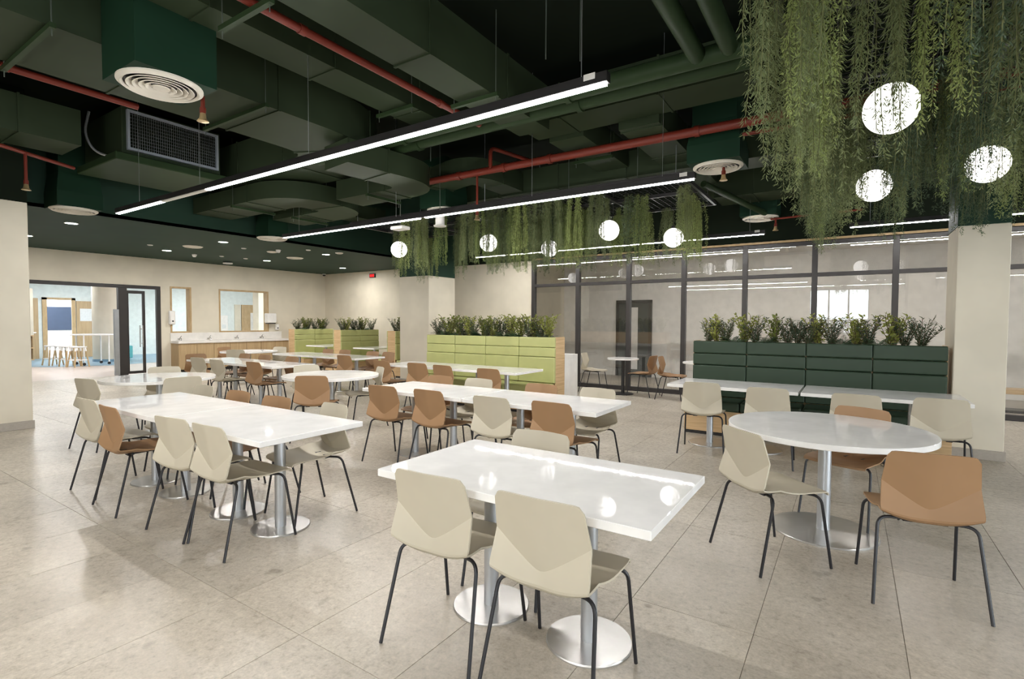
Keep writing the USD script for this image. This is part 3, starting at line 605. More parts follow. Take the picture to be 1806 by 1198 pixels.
# ---------------------------------------------------------------- planter bushes
def leaves(P, D, S, L, W):
    """pointed leaves: base P, direction D, side S (n x 3), length L and width W (n); each folds a little"""
    n = len(P); N = np.cross(D, S); L = L[:, None]; W = W[:, None]
    V = np.stack([P, P+D*L*0.45+S*W*0.5+N*L*0.04, P+D*L, P+D*L*0.45-S*W*0.5+N*L*0.04], 1).reshape(-1, 3)
    f = np.arange(n)[:, None]*4; F = np.vstack([f+np.array([0, 1, 2]), f+np.array([0, 2, 3])]); return V, F
def unit(a): return a/np.maximum(np.linalg.norm(a, axis=-1, keepdims=True), 1e-9)
def bush(kind, seed, label, loc, rz, group):
    g = np.random.default_rng(seed); t = thing('planter_bush', label, 'plant', loc, rz, group); st = MB(); P, D, S, Ls, Ws = [], [], [], [], []
    if kind == 'fern':
        for k in range(15):
            a = g.uniform(0, 2*np.pi); L = g.uniform(0.20, 0.32); c = np.array([math.cos(a), math.sin(a), 0]); s = np.linspace(0, 1, 9)
            el = g.uniform(0.55, 1.25)
            pts = np.array([c*L*q*math.cos(el)*(1+0.4*q)+np.array([0, 0, L*(math.sin(el)*q-0.35*q*q)]) for q in s]); st.tube(pts, 0.002, 4)
            for q in np.linspace(0.12, 1, 26):
                p = np.array([np.interp(q, s, pts[:, i]) for i in range(3)]); side = np.cross(c, [0, 0, 1.0]); ln = 0.062*math.sin(math.pi*min(1, 0.15+q*0.85))+0.012
                for sg_ in (-1, 1):
                    d = unit(side*sg_+c*0.55+np.array([0, 0, -0.15])+g.normal(0, 0.08, 3)); P.append(p); D.append(d); S.append(unit(np.cross(d, [0, 0, 1.0]))); Ls.append(ln); Ws.append(0.013)
        lm = 'leaf_fern'
    else:
        broad = kind == 'broad'
        for k in range(13 if broad else 16):
            a = g.uniform(0, 2*np.pi); H = g.uniform(0.27, 0.43) if broad else g.uniform(0.22, 0.38); out = g.uniform(0.02, 0.19); s = np.linspace(0, 1, 8)
            pts = np.array([[math.cos(a)*(0.02+out*q**1.4), math.sin(a)*(0.02+out*q**1.4), H*q] for q in s]); pts[:, :2] += np.cumsum(g.normal(0, 0.004, (8, 2)), 0); st.tube(pts, 0.003, 5)
            for q in np.linspace(0.15, 1.0, 20 if broad else 34):
                p = np.array([np.interp(q, s, pts[:, i]) for i in range(3)]); b = g.uniform(0, 2*np.pi); d = unit(np.array([math.cos(b), math.sin(b), g.uniform(0.1, 1.0)])); P.append(p); D.append(d)
                S.append(unit(np.cross(d, unit(g.normal(0, 1, 3)+np.array([0, 0, 1.2]))))); Ls.append(g.uniform(0.045, 0.075) if broad else g.uniform(0.035, 0.065)); Ws.append(g.uniform(0.024, 0.036) if broad else g.uniform(0.008, 0.013))
        lm = 'leaf_broad' if broad else 'leaf_narrow'
    obj('stem', st, 'stem_brown', t, smooth=False)
    obj('leaf', leaves(*(np.array(x) for x in (P, D, S, Ls, Ws))), lm, t, smooth=False, kind='stuff'); return t
KIND = {'broad': 'yellow-green broad-leaved', 'narrow': 'dark narrow-leaved', 'fern': 'spreading dark green fern'}
bproto = {}
def plant(kind, v, x, y, z, where, rz):
    key = (kind, v); label = '%s artificial plant %s' % (KIND[kind], where); grp = '%s plants %s' % (KIND[kind], where)
    if key not in bproto: bproto[key] = bush(kind, hash((len(kind), v)) % 1000+v, label, (x, y, z), rz, grp)
    else: dup(bproto[key], 'planter_bush', label, 'plant', (x, y, z), rz, grp)
pr = random.Random(11)
def row(n, f, where, seq):
    for i in range(n):
        k = seq[i % len(seq)]; s = (i+0.5)/n; x, y = f(s); plant(k, pr.randrange(2), x+pr.uniform(-0.02, 0.02), y+pr.uniform(-0.05, 0.05), 1.185, where, pr.uniform(0, 360))
row(20, lambda s: (-1.80+2.54*s, 7.76), 'on the dark green bench', ['narrow', 'broad', 'narrow', 'fern', 'broad', 'narrow', 'fern', 'broad', 'narrow', 'narrow'])
row(24, lambda s: (-6.84+2.58*s, 7.74), 'on the long light green bench', ['narrow', 'fern', 'narrow', 'broad', 'fern', 'broad', 'narrow', 'broad', 'narrow', 'fern', 'broad', 'narrow', 'broad'])
row(8, lambda s: (-14.64, 9.82+1.22*s), 'on the corner booth bench', ['narrow', 'fern', 'broad', 'narrow'])
row(8, lambda s: (-12.44, 9.82+1.22*s), 'on the booth bench between the booth tables', ['narrow', 'broad', 'fern', 'narrow'])
row(7, lambda s: (-10.22, 9.82+1.22*s), 'on the booth bench behind the middle column', ['narrow', 'broad', 'fern'])

# ---------------------------------------------------------------- suspended racks with hanging greenery
def rack(label, x0, x1, y0, y1, z, nx, ny):
    t = thing('hanging_rack', label, 'rack', (0, 0, 0))
    for x in np.linspace(x0, x1, nx): obj('beam', MB().box(x-0.02, x+0.02, y0, y1, z, z+0.05), 'black_metal', t)
    for y in np.linspace(y0, y1, ny): obj('cross_beam', MB().box(x0, x1, y-0.02, y+0.02, z+0.002, z+0.048), 'black_metal', t)
    g = MB()
    for x in np.arange(x0, x1, 0.10): g.box(x-0.003, x+0.003, y0, y1, z+0.05, z+0.056)
    for y in np.arange(y0, y1, 0.10): g.box(x0, x1, y-0.003, y+0.003, z+0.056, z+0.062)
    obj('wire_mesh', g, 'black_metal', t, smooth=False, kind='stuff')
    for x in (x0+0.1, (x0+x1)/2, x1-0.1):
        for y in (y0+0.1, y1-0.1): obj('hanger_rod', MB().tube([(x, y, z+0.05), (x, y, ZS)], 0.006, 6), 'galvanised', t)
    return t
RZ = 3.40
rack('black wire rack holding the hanging plants over the middle', -8.4, -1.9, 6.9, 8.9, RZ, 6, 3)
rack('black wire rack holding the hanging plants at upper right', -0.42, 3.4, 2.6, 7.3, RZ, 4, 5)
def vine(seed, nst, Lmin, Lmax, R, ll, lw, per, lm, label, loc, rz, group):
    g = np.random.default_rng(seed); t = thing('hanging_plant', label, 'plant', loc, rz, group); st = MB(); P, D, S, Ls, Ws = [], [], [], [], []
    for k in range(nst):
        a = g.uniform(0, 2*np.pi); r = R*math.sqrt(g.uniform(0, 1)); L = g.uniform(Lmin, Lmax); m = 12; q = np.linspace(0, 1, m)
        off = g.uniform(0.01, 0.06); pts = np.stack([math.cos(a)*(r*0.75+off*np.sqrt(q)), math.sin(a)*(r*0.75+off*np.sqrt(q)), -L*q], 1); pts[:, :2] += np.cumsum(g.normal(0, 0.006, (m, 2)), 0)
        st.tube(pts[::2], 0.0022, 3)
        n = int(per*L); qs = g.uniform(0.0, 1.0, n); p = np.stack([np.interp(qs, q, pts[:, i]) for i in range(3)], 1); b = g.uniform(0, 2*np.pi, n)
        d = unit(np.stack([np.cos(b), np.sin(b), g.uniform(-1.9, -0.25, n)], 1)); taper = 1.0-0.35*qs
        p = p+d*(g.uniform(0, 0.028, n)*taper)[:, None]
        P.append(p); D.append(d); S.append(unit(np.cross(d, g.normal(0, 1, (n, 3))))); Ls.append(g.uniform(ll*0.7, ll*1.25, n)*taper); Ws.append(np.full(n, lw)*g.uniform(0.8, 1.2, n))
    obj('stem', st, 'stem_green', t, smooth=False)
    obj('leaf', leaves(*(np.concatenate(x) for x in (P, D, S, Ls, Ws))), lm, t, smooth=False, kind='stuff'); return t
VK = [dict(seed=1, nst=16, Lmin=0.70, Lmax=1.02, R=0.14, ll=0.040, lw=0.0055, per=260, lm='leaf_feather'),
      dict(seed=2, nst=17, Lmin=0.62, Lmax=0.98, R=0.15, ll=0.036, lw=0.0060, per=260, lm='leaf_dark'),
      dict(seed=3, nst=14, Lmin=0.60, Lmax=0.95, R=0.12, ll=0.034, lw=0.0070, per=270, lm='leaf_lime'),
      dict(seed=4, nst=18, Lmin=0.70, Lmax=1.08, R=0.17, ll=0.045, lw=0.0050, per=250, lm='leaf_feather'),
      dict(seed=5, nst=13, Lmin=0.50, Lmax=0.85, R=0.13, ll=0.030, lw=0.0100, per=170, lm='leaf_dark')]
VN = ['feathery mid green', 'dark green', 'bright lime green', 'long wispy green', 'short small-leaved dark green']
vproto = {}
def hang(k, x, y, where, rz):
    if where == 'middle': zone = ['left end', 'left of the middle column', 'centre', 'right of centre', 'right end'][min(4, int((x+8.4)/1.3))]+(' front' if y < 7.9 else ' rear')
    else: zone = ('left edge' if x < 0 else 'inner part' if x < 1.2 else 'right part')+(' nearest the camera' if y < 4.2 else ' midway' if y < 5.8 else ' far end')
    label = '%s plant hanging from the %s rack, %s' % (VN[k], where, zone); grp = label
    if k not in vproto: vproto[k] = vine(label=label, loc=(x, y, RZ), rz=rz, group=grp, **VK[k])
    else: dup(vproto[k], 'hanging_plant', label, 'plant', (x, y, RZ), rz, grp)
GLOBES = [(-2.44, 8.46, 2.86), (-3.15, 7.50, 2.90), (-4.74, 8.48, 2.86), (-5.47, 7.55, 2.90), (-7.30, 7.15, 2.87), (0.18, 4.15, 2.87), (0.95, 6.03, 2.87), (0.155, 6.37, 2.87)]
vr = random.Random(21)
def clear(x, y):
    """keep the line of sight to a globe mostly free: no plant where one stands"""
    return all(math.hypot(x-a, y-b) > 0.12 for a, b, c in GLOBES)
for i in range(22):
    for j in range(5):
        x, y = -8.25+6.25*i/21+vr.uniform(-0.10, 0.10), 7.0+1.8*j/4+vr.uniform(-0.12, 0.12)
        if x > -2.6+0.25*(j-1) and j < 1: continue
        if clear(x, y) and vr.random() < (0.80 if j in (0, 4) else 0.62)*(0.6 if x < -6.2 else 1): hang(vr.choice([0, 0, 1, 2, 2, 3, 4] if j else [0, 2, 2, 3]), x, y, 'middle', vr.uniform(0, 360))
for i in range(12):
    for j in range(15):
        x, y = -0.28+3.5*i/11+vr.uniform(-0.07, 0.07), 2.7+4.5*j/14+vr.uniform(-0.10, 0.10)
        if lateral(x, y) > depth(x, y)*1.35+1.0: continue
        if i == 1 and vr.random() < 0.75: continue
        if clear(x, y) and vr.random() < (0.90 if i == 0 else 0.62): hang(vr.choice([0, 3, 3, 2] if i == 0 else [0, 1, 1, 3, 4, 4, 1, 2]), x, y, 'right', vr.uniform(0, 360))
GL = ['globe lamp at the right end of the middle plants', 'globe lamp right of centre in the middle plants', 'globe lamp low at the centre of the middle plants', 'globe lamp half hidden left of centre in the middle plants', 'globe lamp in front of the middle column top',
      'largest globe lamp among the upper right plants', 'globe lamp at the right edge of the photo', 'smallest globe lamp low in the upper right plants']
g0 = None
for (x, y, z), s in zip(GLOBES, GL):
    label = 'glowing white '+s
    if g0 is None:
        g0 = thing('globe_lamp', label, 'lamp', (x, y, z), 0, 'globe lamps among the hanging plants')
        m = trimesh.creation.icosphere(subdivisions=3, radius=0.155); obj('globe', MB().tm(m), 'globe_light', g0, smooth=True)
        obj('cap', MB().cyl((0, 0), 0.035, 0.15, 0.19, 16), 'black_metal', g0); obj('cord', MB().tube([(0, 0, 0.18), (0, 0, 0.545)], 0.004, 6), 'black_metal', g0)
    else: dup(g0, 'globe_lamp', label, 'lamp', (x, y, z))

# ---------------------------------------------------------------- linear lamps
def linear(label, y, z, segs, rods, x0, x1):
    t = thing('linear_light', label, 'lamp')
    obj('housing', MB().bev(x0, x1, y-0.03, y+0.03, z, z+0.065, 0.003), 'black_metal', t, smooth=False)
    for a, b, lit in segs:
        obj('light_strip' if lit else 'diffuser', MB().box(a, b, y-0.025, y+0.025, z-0.012, z), 'line_light' if lit else 'white_plastic', t, smooth=False)
    for x in rods: obj('suspension_wire', MB().tube([(x, y, z+0.065), (x, y, ZS)], 0.003, 6), 'galvanised', t)
    obj('end_label', MB().box(x1-0.16, x1-0.08, y-0.032, y-0.03, z+0.03, z+0.07), 'white_plastic', t, label='small white label')
    return t
linear('long suspended linear lamp nearest the camera with a dead section near its left end', 3.09, 3.0, [(-8.70, -7.33, True), (-7.32, -6.24, False), (-6.23, -4.6, True), (-4.597, -2.96, True), (-2.957, -1.33, True)], (-8.0, -6.4, -4.35, -1.5), -8.72, -1.31)
linear('long suspended linear lamp in the middle, in front of the plants', 5.62, 3.0, [(-8.65, -7.0, True), (-6.995, -5.31, True), (-5.20, -3.3, True), (-3.297, -1.42, True)], (-8.2, -5.8, -3.4, -1.75), -8.67, -1.40)
linear('suspended linear lamp behind the middle plants', 9.72, 3.0, [(-7.4, -5.5, True), (-5.49, -3.4, True), (-3.39, -1.28, True)], (-6.8, -4.0, -1.5), -7.42, -1.26)
linear('suspended linear lamp at the right behind the column', 9.75, 3.0, [(-0.05, 0.5, True), (0.53, 3.0, True), (3.02, 5.5, True)], (0.2, 2.9, 5.2), -0.07, 5.52)
linear('suspended linear lamp over the front right, outside the photo', 3.09, 3.0, [(3.6, 5.4, True), (5.41, 7.2, True)], (3.8, 7.0), 3.58, 7.22)
linear('suspended linear lamp over the front behind the camera', -0.2, 3.0, [(-6.5, -4.0, True), (-3.99, -1.4, True)], (-6.2, -1.6), -6.52, -1.38)
linear('suspended linear lamp behind the camera on the right', -0.2, 3.0, [(0.2, 2.8, True), (2.81, 5.4, True)], (0.4, 5.2), 0.18, 5.42)
linear('suspended linear lamp over the windows behind the camera', -2.8, 3.0, [(-6.5, -4.0, True), (-3.99, 2.0, True)], (-6.2, 1.6), -6.52, 2.02)

# ---------------------------------------------------------------- dropped ceiling fittings
DL = [(-11.70, 3.45, 'nearest the left column'), (-14.2, 6.05, 'left one of the middle row'), (-11.6, 6.07, 'right one of the middle row'), (-11.45, 8.62, 'in front of the hanging plants'), (-14.1, 8.61, 'over the sinks'), (-13.9, 11.1, 'in the far corner over the booths'), (-14.2, 3.45, 'hidden by the left column')]
d0 = None
for x, y, s in DL:
    label = 'lit round recessed downlight in the green dropped ceiling, '+s
    if d0 is None:
        d0 = thing('downlight', label, 'lamp', (x, y, ZC), 0, 'recessed downlights')
        obj('rim', MB().lathe([(0.085, 0.0), (0.105, 0.0), (0.105, -0.006), (0.085, -0.006), (0.085, 0.0)]), 'white_plastic', d0); obj('lens', MB().lathe([(0, -0.004), (0.084, -0.004), (0.084, 0.0), (0, 0.0)]), 'spot_light', d0)
    else: dup(d0, 'downlight', label, 'lamp', (x, y, ZC))
for x, y, r, s in [(-12.92, 6.06, 0.21, 'left of the wide round vent'), (-12.81, 8.64, 0.22, 'towards the hanging plants'), (-12.15, 7.56, 0.13, 'small one between the detectors'), (-10.9, 8.6, 0.10, 'small one at the dropped ceiling edge')]:
    tag(obj('ceiling_vent', MB().lathe([(0, -0.03), (r*0.55, -0.03), (r*0.6, -0.012), (r*0.85, -0.022), (r, 0.0)], (x, y, ZC)), 'diffuser_white'), 'round white vent disc in the dropped ceiling, '+s, 'vent')
for x, y, s in [(-14.43, 6.80, 'over the narrow window'), (-11.73, 7.46, 'near the wide round vent')]:
    t = thing('smoke_detector', 'white smoke detector on the dropped ceiling '+s, 'detector', (x, y, ZC)); obj('base', MB().cyl((0, 0), 0.06, -0.02, 0), 'white_plastic', t); obj('chamber', MB().lathe([(0, -0.07), (0.03, -0.068), (0.05, -0.045), (0.05, -0.02)]), 'white_plastic', t)
for x, y, s in [(-13.48, 5.40, 'front one'), (-12.17, 6.85, 'centre one'), (-14.17, 7.37, 'left rear one'), (-14.11, 7.99, 'right rear one'), (-11.10, 7.85, 'one by the plants')]:
    tag(obj('sprinkler_plate', MB().lathe([(0, -0.018), (0.05, -0.015), (0.06, 0)], (x, y, ZC), 20), 'white_plastic'), 'tiny white sprinkler cover plate in the dropped ceiling, '+s, 'sprinkler')
t = thing('ceiling_speaker', 'black and white round ceiling speaker over the wide window', 'speaker', (-15.38, 8.17, ZC)); obj('ring', MB().cyl((0, 0), 0.12, -0.03, 0), 'black_metal', t); obj('grille', MB().cyl((0, 0), 0.13, -0.06, -0.03), 'white_plastic', t)
t = thing('security_camera', 'small white dome camera in the far corner', 'camera', (-16.22, 12.12, ZC)); obj('base', MB().cyl((0, 0), 0.06, -0.03, 0), 'white_plastic', t); obj('dome', MB().lathe([(0, -0.09), (0.035, -0.08), (0.05, -0.05), (0.05, -0.03)]), 'black_metal', t)
t = thing('alarm_display', 'small red lit display high on the back wall', 'sign', (-13.81, YB-0.05, 3.06)); obj('case', MB().bev(-0.14, 0.14, 0, 0.05, -0.07, 0.07, 0.008), 'black_metal', t); obj('display', MB().box(-0.11, 0.11, -0.004, 0, -0.045, 0.045), 'red_led', t)

# ---------------------------------------------------------------- ducts, pipes and diffusers under the dark slab
def duct(label, pts, w, z0, z1, r=None, m='duct_green', seams=True):
    """rectangular duct swept in plan along pts with round elbows; flange seams stand proud"""
    P = np.array(fillet([(*p, 0) for p in pts], r if r else w*0.9, 10))[:, :2]; T = unit(np.gradient(P, axis=0)); N = np.stack([-T[:, 1], T[:, 0]], 1); v = []
    for p, n in zip(P, N):
        a, b = p+n*w/2, p-n*w/2; v += [(*a, z0), (*b, z0), (*b, z1), (*a, z1)]
    k = len(P); f = [(i*4+j, i*4+(j+1) % 4, i*4+4+(j+1) % 4, i*4+4+j) for i in range(k-1) for j in range(4)]+[(0, 3, 2, 1), (k*4-4, k*4-3, k*4-2, k*4-1)]
    t = thing('air_duct', label, 'duct'); obj('duct_body', MB().add(v, f), m, t, smooth=25)
    if seams:
        d = np.concatenate([[0], np.cumsum(np.linalg.norm(np.diff(P, axis=0), axis=1))])
        for s in np.arange(0.6, d[-1], 1.2):
            p = np.array([np.interp(s, d, P[:, 0]), np.interp(s, d, P[:, 1])]); i = min(len(T)-1, np.searchsorted(d, s)); tt, n = T[i], N[i]; e = 0.012; vv = []
            for q in (-0.012, 0.012):
                c = p+tt*q; a, b = c+n*(w/2+e), c-n*(w/2+e); vv += [(*a, z0-e), (*b, z0-e), (*b, z1+e), (*a, z1+e)]
            obj('flange', MB().add(vv, [(0, 1, 5, 4), (1, 2, 6, 5), (2, 3, 7, 6), (3, 0, 4, 7), (0, 3, 2, 1), (4, 5, 6, 7)]), m, t, smooth=False)
    return t
def trapeze(label, x0, x1, y0, y1, z):
    t = thing('trapeze_hanger', label, 'hanger')
    dx, dy = (x1-x0), (y1-y0); L = math.hypot(dx, dy); ux, uy = dx/L, dy/L; nx, ny = -uy*0.02, ux*0.02
    v = [(x0+nx, y0+ny), (x0-nx, y0-ny), (x1-nx, y1-ny), (x1+nx, y1+ny)]; V = [(*p, z-0.045) for p in v]+[(*p, z-0.005) for p in v]
    obj('channel', MB().add(V, [(0, 3, 2, 1), (4, 5, 6, 7), (0, 1, 5, 4), (1, 2, 6, 5), (2, 3, 7, 6), (3, 0, 4, 7)]), 'pipe_green', t, smooth=False)
    for x, y in ((x0+ux*0.03, y0+uy*0.03), (x1-ux*0.03, y1-uy*0.03)): obj('threaded_rod', MB().tube([(x, y, z-0.10), (x, y, ZS)], 0.005, 6), 'hanger_metal', t)
duct('large rectangular air duct at upper left curving away over the lamp', [(-5.84, -2.0), (-5.84, 5.05), (-9.35, 5.05)], 1.07, 3.8, 4.3, 1.0)
duct('narrow straight air duct left of the long red pipe', [(-4.55, -2.0), (-4.55, 5.6)], 0.42, 4.0, 4.4)
duct('pale straight air duct crossing the top centre of the photo', [(-3.30, -2.0), (-3.30, 5.5)], 0.42, 3.8, 4.3)
duct('curved air duct making a U-turn over the left tables', [(-10.3, 5.2), (-7.75, 5.2), (-7.75, 6.35), (-9.6, 6.35)], 0.70, 3.48, 3.76, 0.55)
duct('curved air duct with an elbow behind the first linear lamp', [(-5.5, 4.3), (-5.3, 5.75), (-7.0, 5.75)], 0.55, 3.45, 3.75, 0.6)
duct('air duct running along the room behind the red sprinkler main', [(-7.2, 8.05), (0.7, 8.05)], 0.55, 3.75, 4.15)
duct('air duct crossing under the pipes at right centre', [(-3.6, 5.85), (-0.9, 5.85)], 0.55, 3.95, 4.35)
duct('short air duct feeding the vent box behind the plants', [(-5.1, 7.76), (-5.1, 6.6), (-6.1, 6.9)], 0.45, 3.78, 4.1, 0.5)
duct('air duct branching from the main toward the glass', [(-3.2, 7.76), (-3.2, 6.15)], 0.5, 3.9, 4.25)
duct('air duct branch at right centre over the plants', [(-2.2, 10.4), (-2.2, 6.1)], 0.5, 3.85, 4.2)
duct('wide air duct along the glass side at right', [(-2.0, 9.6), (8.0, 9.6)], 0.7, 3.6, 4.0)
duct('air duct over the right hanging plants', [(2.2, 1.0), (2.2, 9.0)], 0.7, 3.95, 4.4)
duct('air duct at the far left behind the fan coil unit', [(-8.75, -1.0), (-8.75, 2.6)], 0.7, 3.75, 4.2)
duct('flat air duct above the dropped ceiling edge', [(-9.7, 3.1), (-9.7, 8.8)], 0.55, 3.85, 4.15)
for a in [('trapeze hanger under the big duct beside the vent box', -6.5, -5.2, 3.2, 3.2, 3.79), ('trapeze hanger under the big duct at the left edge', -6.5, -5.2, 1.45, 1.45, 3.79), ('trapeze hanger under the pale top centre duct', -3.6, -3.0, 4.3, 4.3, 3.79),
          ('trapeze hanger under the narrow duct near the lamp', -4.85, -4.25, 4.4, 4.4, 3.99), ('trapeze hanger under the U-turn duct', -8.9, -8.9, 4.8, 5.6, 3.47), ('trapeze hanger under the U-turn return', -8.9, -8.9, 5.95, 6.75, 3.47),
          ('trapeze hanger under the elbow duct', -6.2, -6.2, 5.4, 6.1, 3.44), ('trapeze hanger under the branch duct right of centre', -3.5, -2.9, 7.0, 7.0, 3.88), ('trapeze hanger near the top left red pipe', -4.2, -3.5, 2.2, 2.2, 3.80)]: trapeze(*a)

def neck(label, x, y, z, w=0.52, r=0.30, flare=0.0, top=4.35):
    """square sheet-metal box with a round white slatted diffuser in its underside"""
    t = thing('air_diffuser', label, 'air vent', (x, y, 0))
    h = w/2; a = h-flare
    V = [(-h, -h, z), (h, -h, z), (h, h, z), (-h, h, z), (-h, -h, z+0.22), (h, -h, z+0.22), (h, h, z+0.22), (-h, h, z+0.22), (-a, -a, z+0.5), (a, -a, z+0.5), (a, a, z+0.5), (-a, a, z+0.5), (-a, -a, top), (a, -a, top), (a, a, top), (-a, a, top)]
    F = [(0, 3, 2, 1), (12, 13, 14, 15)]+[(4*k+j, 4*k+(j+1) % 4, 4*k+4+(j+1) % 4, 4*k+4+j) for k in range(3) for j in range(4)]
    obj('vent_box', MB().add(V, F), 'neck_green', t, smooth=False)
    obj('diffuser_rim', MB().lathe([(r*0.86, z), (r*0.84, z-0.02), (r*0.90, z-0.034), (r, z-0.012), (r, z)], n=48), 'diffuser_white', t)
    for k, q in enumerate((0.70, 0.56, 0.42, 0.28)): obj('diffuser_ring', MB().lathe([(r*(q-0.05), z-0.004), (r*(q+0.07), z-0.034), (r*(q+0.085), z-0.030), (r*(q-0.03), z-0.001)], n=48), 'diffuser_white', t)
    obj('diffuser_core', MB().lathe([(0, z-0.034), (r*0.18, z-0.034), (r*0.22, z-0.026), (0, z-0.01)], n=32), 'diffuser_white', t)
    obj('plenum', MB().cyl((0, 0), r*0.86, z-0.003, z+0.001, 40), 'black_metal', t)
    return t
neck('round white air vent in a dark green box at upper left', -4.98, 2.10, 3.50, 0.62, 0.315)
neck('round white air vent in a dark green box right of centre', -1.47, 7.00, 3.48, 0.62, 0.30, 0.05)
neck('round white air vent above the left column', -10.12, 3.02, 3.20, 0.56, 0.30, 0.03)
neck('round white air vent in front of the middle plants', -6.20, 7.18, 3.50, 0.60, 0.30, 0.02)
neck('round white air vent at the edge of the dropped ceiling', -10.05, 6.26, 3.20, 0.44, 0.29, 0.03)
neck('round white air vent near the glazed partition', -1.43, 10.38, 3.40, 0.60, 0.30, 0.05)

t = thing('fan_coil_unit', 'ceiling fan coil unit with a wire filter grille at left', 'air conditioner')
obj('casing', MB().bev(-9.5, -8.21, 2.98, 4.27, 3.70, 4.36, 0.01), 'duct_green', t, smooth=False)
obj('drain_pan', MB().bev(-9.4, -8.05, 2.85, 4.35, 3.60, 3.70, 0.01), 'pipe_green', t, smooth=False)
obj('filter_frame', MB().box(-8.21, -8.16, 3.03, 4.22, 3.785, 3.82).box(-8.21, -8.16, 3.03, 4.22, 4.29, 4.32).box(-8.21, -8.16, 3.03, 3.06, 3.82, 4.29).box(-8.21, -8.16, 4.19, 4.22, 3.82, 4.29), 'pale_metal', t, smooth=False)
obj('filter_backing', MB().box(-8.21, -8.205, 3.06, 4.19, 3.82, 4.29), 'ceiling_dark', t)
for y in np.arange(3.10, 4.19, 0.028): obj('grille_bar', MB().box(-8.19, -8.186, y-0.003, y+0.003, 3.82, 4.29), 'galvanised', t, smooth=False)
for z in np.arange(3.86, 4.28, 0.045): obj('grille_wire', MB().box(-8.185, -8.182, 3.06, 4.19, z-0.002, z+0.002), 'galvanised', t, smooth=False)
t = thing('flexible_conduit', 'grey flexible conduit looping beside the fan coil unit', 'conduit')
obj('hose', MB().tube(fillet([(-8.5, 2.72, 4.25), (-8.5, 2.66, 3.95), (-8.45, 2.75, 3.72), (-8.35, 2.95, 3.68)], 0.2), 0.016, 8), 'galvanised', t)
obj('fitting', MB().bev(-8.38, -8.30, 2.92, 2.99, 3.64, 3.71, 0.01), 'brass', t)

def pipe(name, label, pts, r, m, cat='pipe', couplings=()):
    t = thing(name, label, cat); obj('pipe_run', MB().tube(fillet(pts, 0.1, 5) if len(pts) > 2 else pts, r, 14), m, t)
    a, b = np.array(pts[0], float), np.array(pts[1], float)
    for s in couplings:
        c = a+(b-a)*s; d = (b-a)/np.linalg.norm(b-a)*0.03; obj('coupling', MB().tube([c-d, c+d], r*1.22, 14), m, t)
    return t
pipe('sprinkler_pipe', 'long red sprinkler pipe running away at upper centre', [(-3.76, -2, 3.84), (-3.76, 5.0, 3.84)], 0.034, 'pipe_red', couplings=(0.66, 0.9))
pipe('sprinkler_pipe', 'thick red sprinkler main crossing behind the linear lamp', [(-5.95, 6.45, 3.80), (1.8, 6.55, 3.80)], 0.055, 'pipe_red', couplings=(0.09, 0.2, 0.3, 0.56, 0.8))
pipe('sprinkler_pipe', 'thin red pipe just below the main at right', [(-1.1, 6.5, 3.66), (1.8, 6.56, 3.66)], 0.022, 'pipe_red')
pipe('sprinkler_pipe', 'red sprinkler pipe at upper left beside the big duct', [(-6.60, -1.0, 3.83), (-6.60, 2.55, 3.83)], 0.034, 'pipe_red', couplings=(0.7,))
pipe('sprinkler_pipe', 'thin red pipe at the far left edge', [(-8.4, 1.4, 3.60), (-9.08, 2.72, 3.60)], 0.024, 'pipe_red')
pipe('sprinkler_pipe', 'short red branch pipe bent above the main', [(-4.62, 6.42, 3.80), (-4.62, 6.42, 4.12), (-4.42, 7.4, 4.12)], 0.030, 'pipe_red')
pipe('sprinkler_pipe', 'thin red pipe near the vent by the glazed partition', [(-1.25, 10.3, 3.34), (0.1, 10.3, 3.36)], 0.018, 'pipe_red')
for x0, y, lab in ((-6.6, 4.86, 'front'), (-6.6, 5.12, 'rear')): pipe('chilled_water_pipe', 'thick dark green pipe crossing the room, %s one of the pair' % lab, [(x0, y, 3.86), (-0.75, y, 3.86)], 0.085, 'pipe_green', couplings=(0.3, 0.7))
pipe('chilled_water_pipe', 'thick dark green pipe coming toward the camera, left one', [(-1.20, 1.2, 3.86), (-1.20, 4.8, 3.86)], 0.075, 'pipe_green')
pipe('chilled_water_pipe', 'thick dark green pipe coming toward the camera, right one', [(-0.93, 1.2, 3.86), (-0.93, 4.8, 3.86)], 0.075, 'pipe_green')
pipe('chilled_water_pipe', 'slanted green pipe behind the right vent box', [(-1.95, 8.3, 3.62), (-1.3, 10.2, 3.42)], 0.05, 'pipe_green')
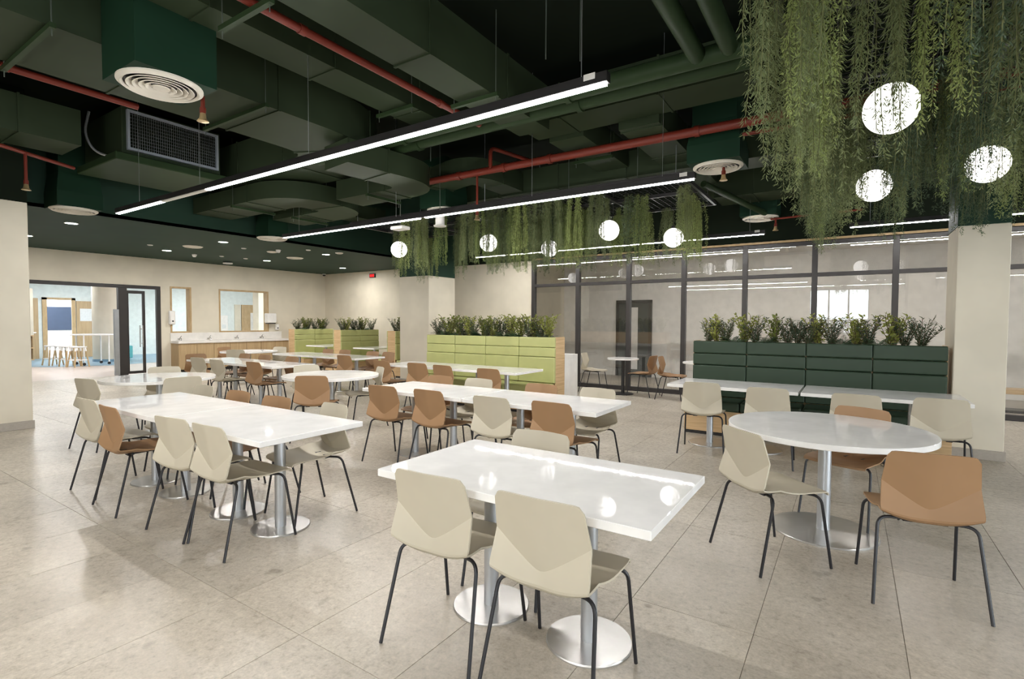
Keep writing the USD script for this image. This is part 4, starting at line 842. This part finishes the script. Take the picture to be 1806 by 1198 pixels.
def sprinkler(label, x, y, ztop, z):
    t = thing('ceiling_sprinkler', label, 'sprinkler', (x, y, 0))
    obj('drop_pipe', MB().tube([(0, 0, ztop), (0, 0, z+0.05)], 0.018, 10), 'pipe_red', t); obj('socket', MB().cyl((0, 0), 0.026, z+0.045, z+0.095, 12), 'pipe_red', t)
    obj('head', MB().lathe([(0, z-0.03), (0.035, z-0.03), (0.05, z-0.028), (0.03, z+0.0), (0.022, z+0.05), (0, z+0.05)], n=20), 'brass', t)
sprinkler('brass sprinkler head on a red drop under the upper left vent', -4.98, 2.44, 3.80, 3.33)
sprinkler('brass sprinkler head on a long red drop at the far left edge', -8.77, 2.14, 3.60, 3.16)
sprinkler('brass sprinkler head under the vent right of centre', -1.40, 7.00, 3.47, 3.32)
sprinkler('brass sprinkler head beside the vent near the glazed partition', -1.17, 10.3, 3.36, 3.16)
sprinkler('brass sprinkler head on a long red drop behind the middle lamp', -4.90, 6.46, 3.80, 3.10)
t = thing('ceiling_speaker', 'white cylinder speaker under the middle lamp', 'speaker', (-5.65, 6.45, 0)); obj('can', MB().cyl((0, 0), 0.075, 3.06, 3.26, 24), 'white_plastic', t); obj('rim', MB().lathe([(0, 3.03), (0.10, 3.04), (0.105, 3.055), (0.075, 3.065)], n=28), 'white_plastic', t); obj('drop_rod', MB().tube([(0, 0, 3.26), (0, 0, ZS)], 0.006, 6), 'hanger_metal', t)
t = thing('wireless_access_point', 'white flat box hanging among the plants left of the white speaker', 'access point', (-6.35, 6.25, 0)); obj('box', MB().rbox(-0.14, 0.14, -0.10, 0.10, 3.02, 3.08, 0.02), 'white_plastic', t); obj('drop_rod', MB().tube([(0, 0, 3.07), (0, 0, ZS)], 0.006, 6), 'hanger_metal', t)
for i, (x, y, z) in enumerate([(-2.4, 4.2, 3.9), (-2.15, 4.4, 3.9), (-4.9, 5.4, 3.7), (-6.9, 6.8, 3.3), (-3.9, 7.6, 3.4), (-2.6, 7.2, 3.5)]):
    tag(obj('threaded_rod', MB().tube([(x, y, z), (x, y, ZS)], 0.006, 6), 'hanger_metal'), ['bare rod left of the dark pipes', 'bare rod right beside another near the dark pipes', 'bare rod by the elbow duct', 'bare rod left of the vent box at the plants', 'bare rod behind the red main', 'bare rod above the right globe'][i]+' hanging from the slab', 'rod')
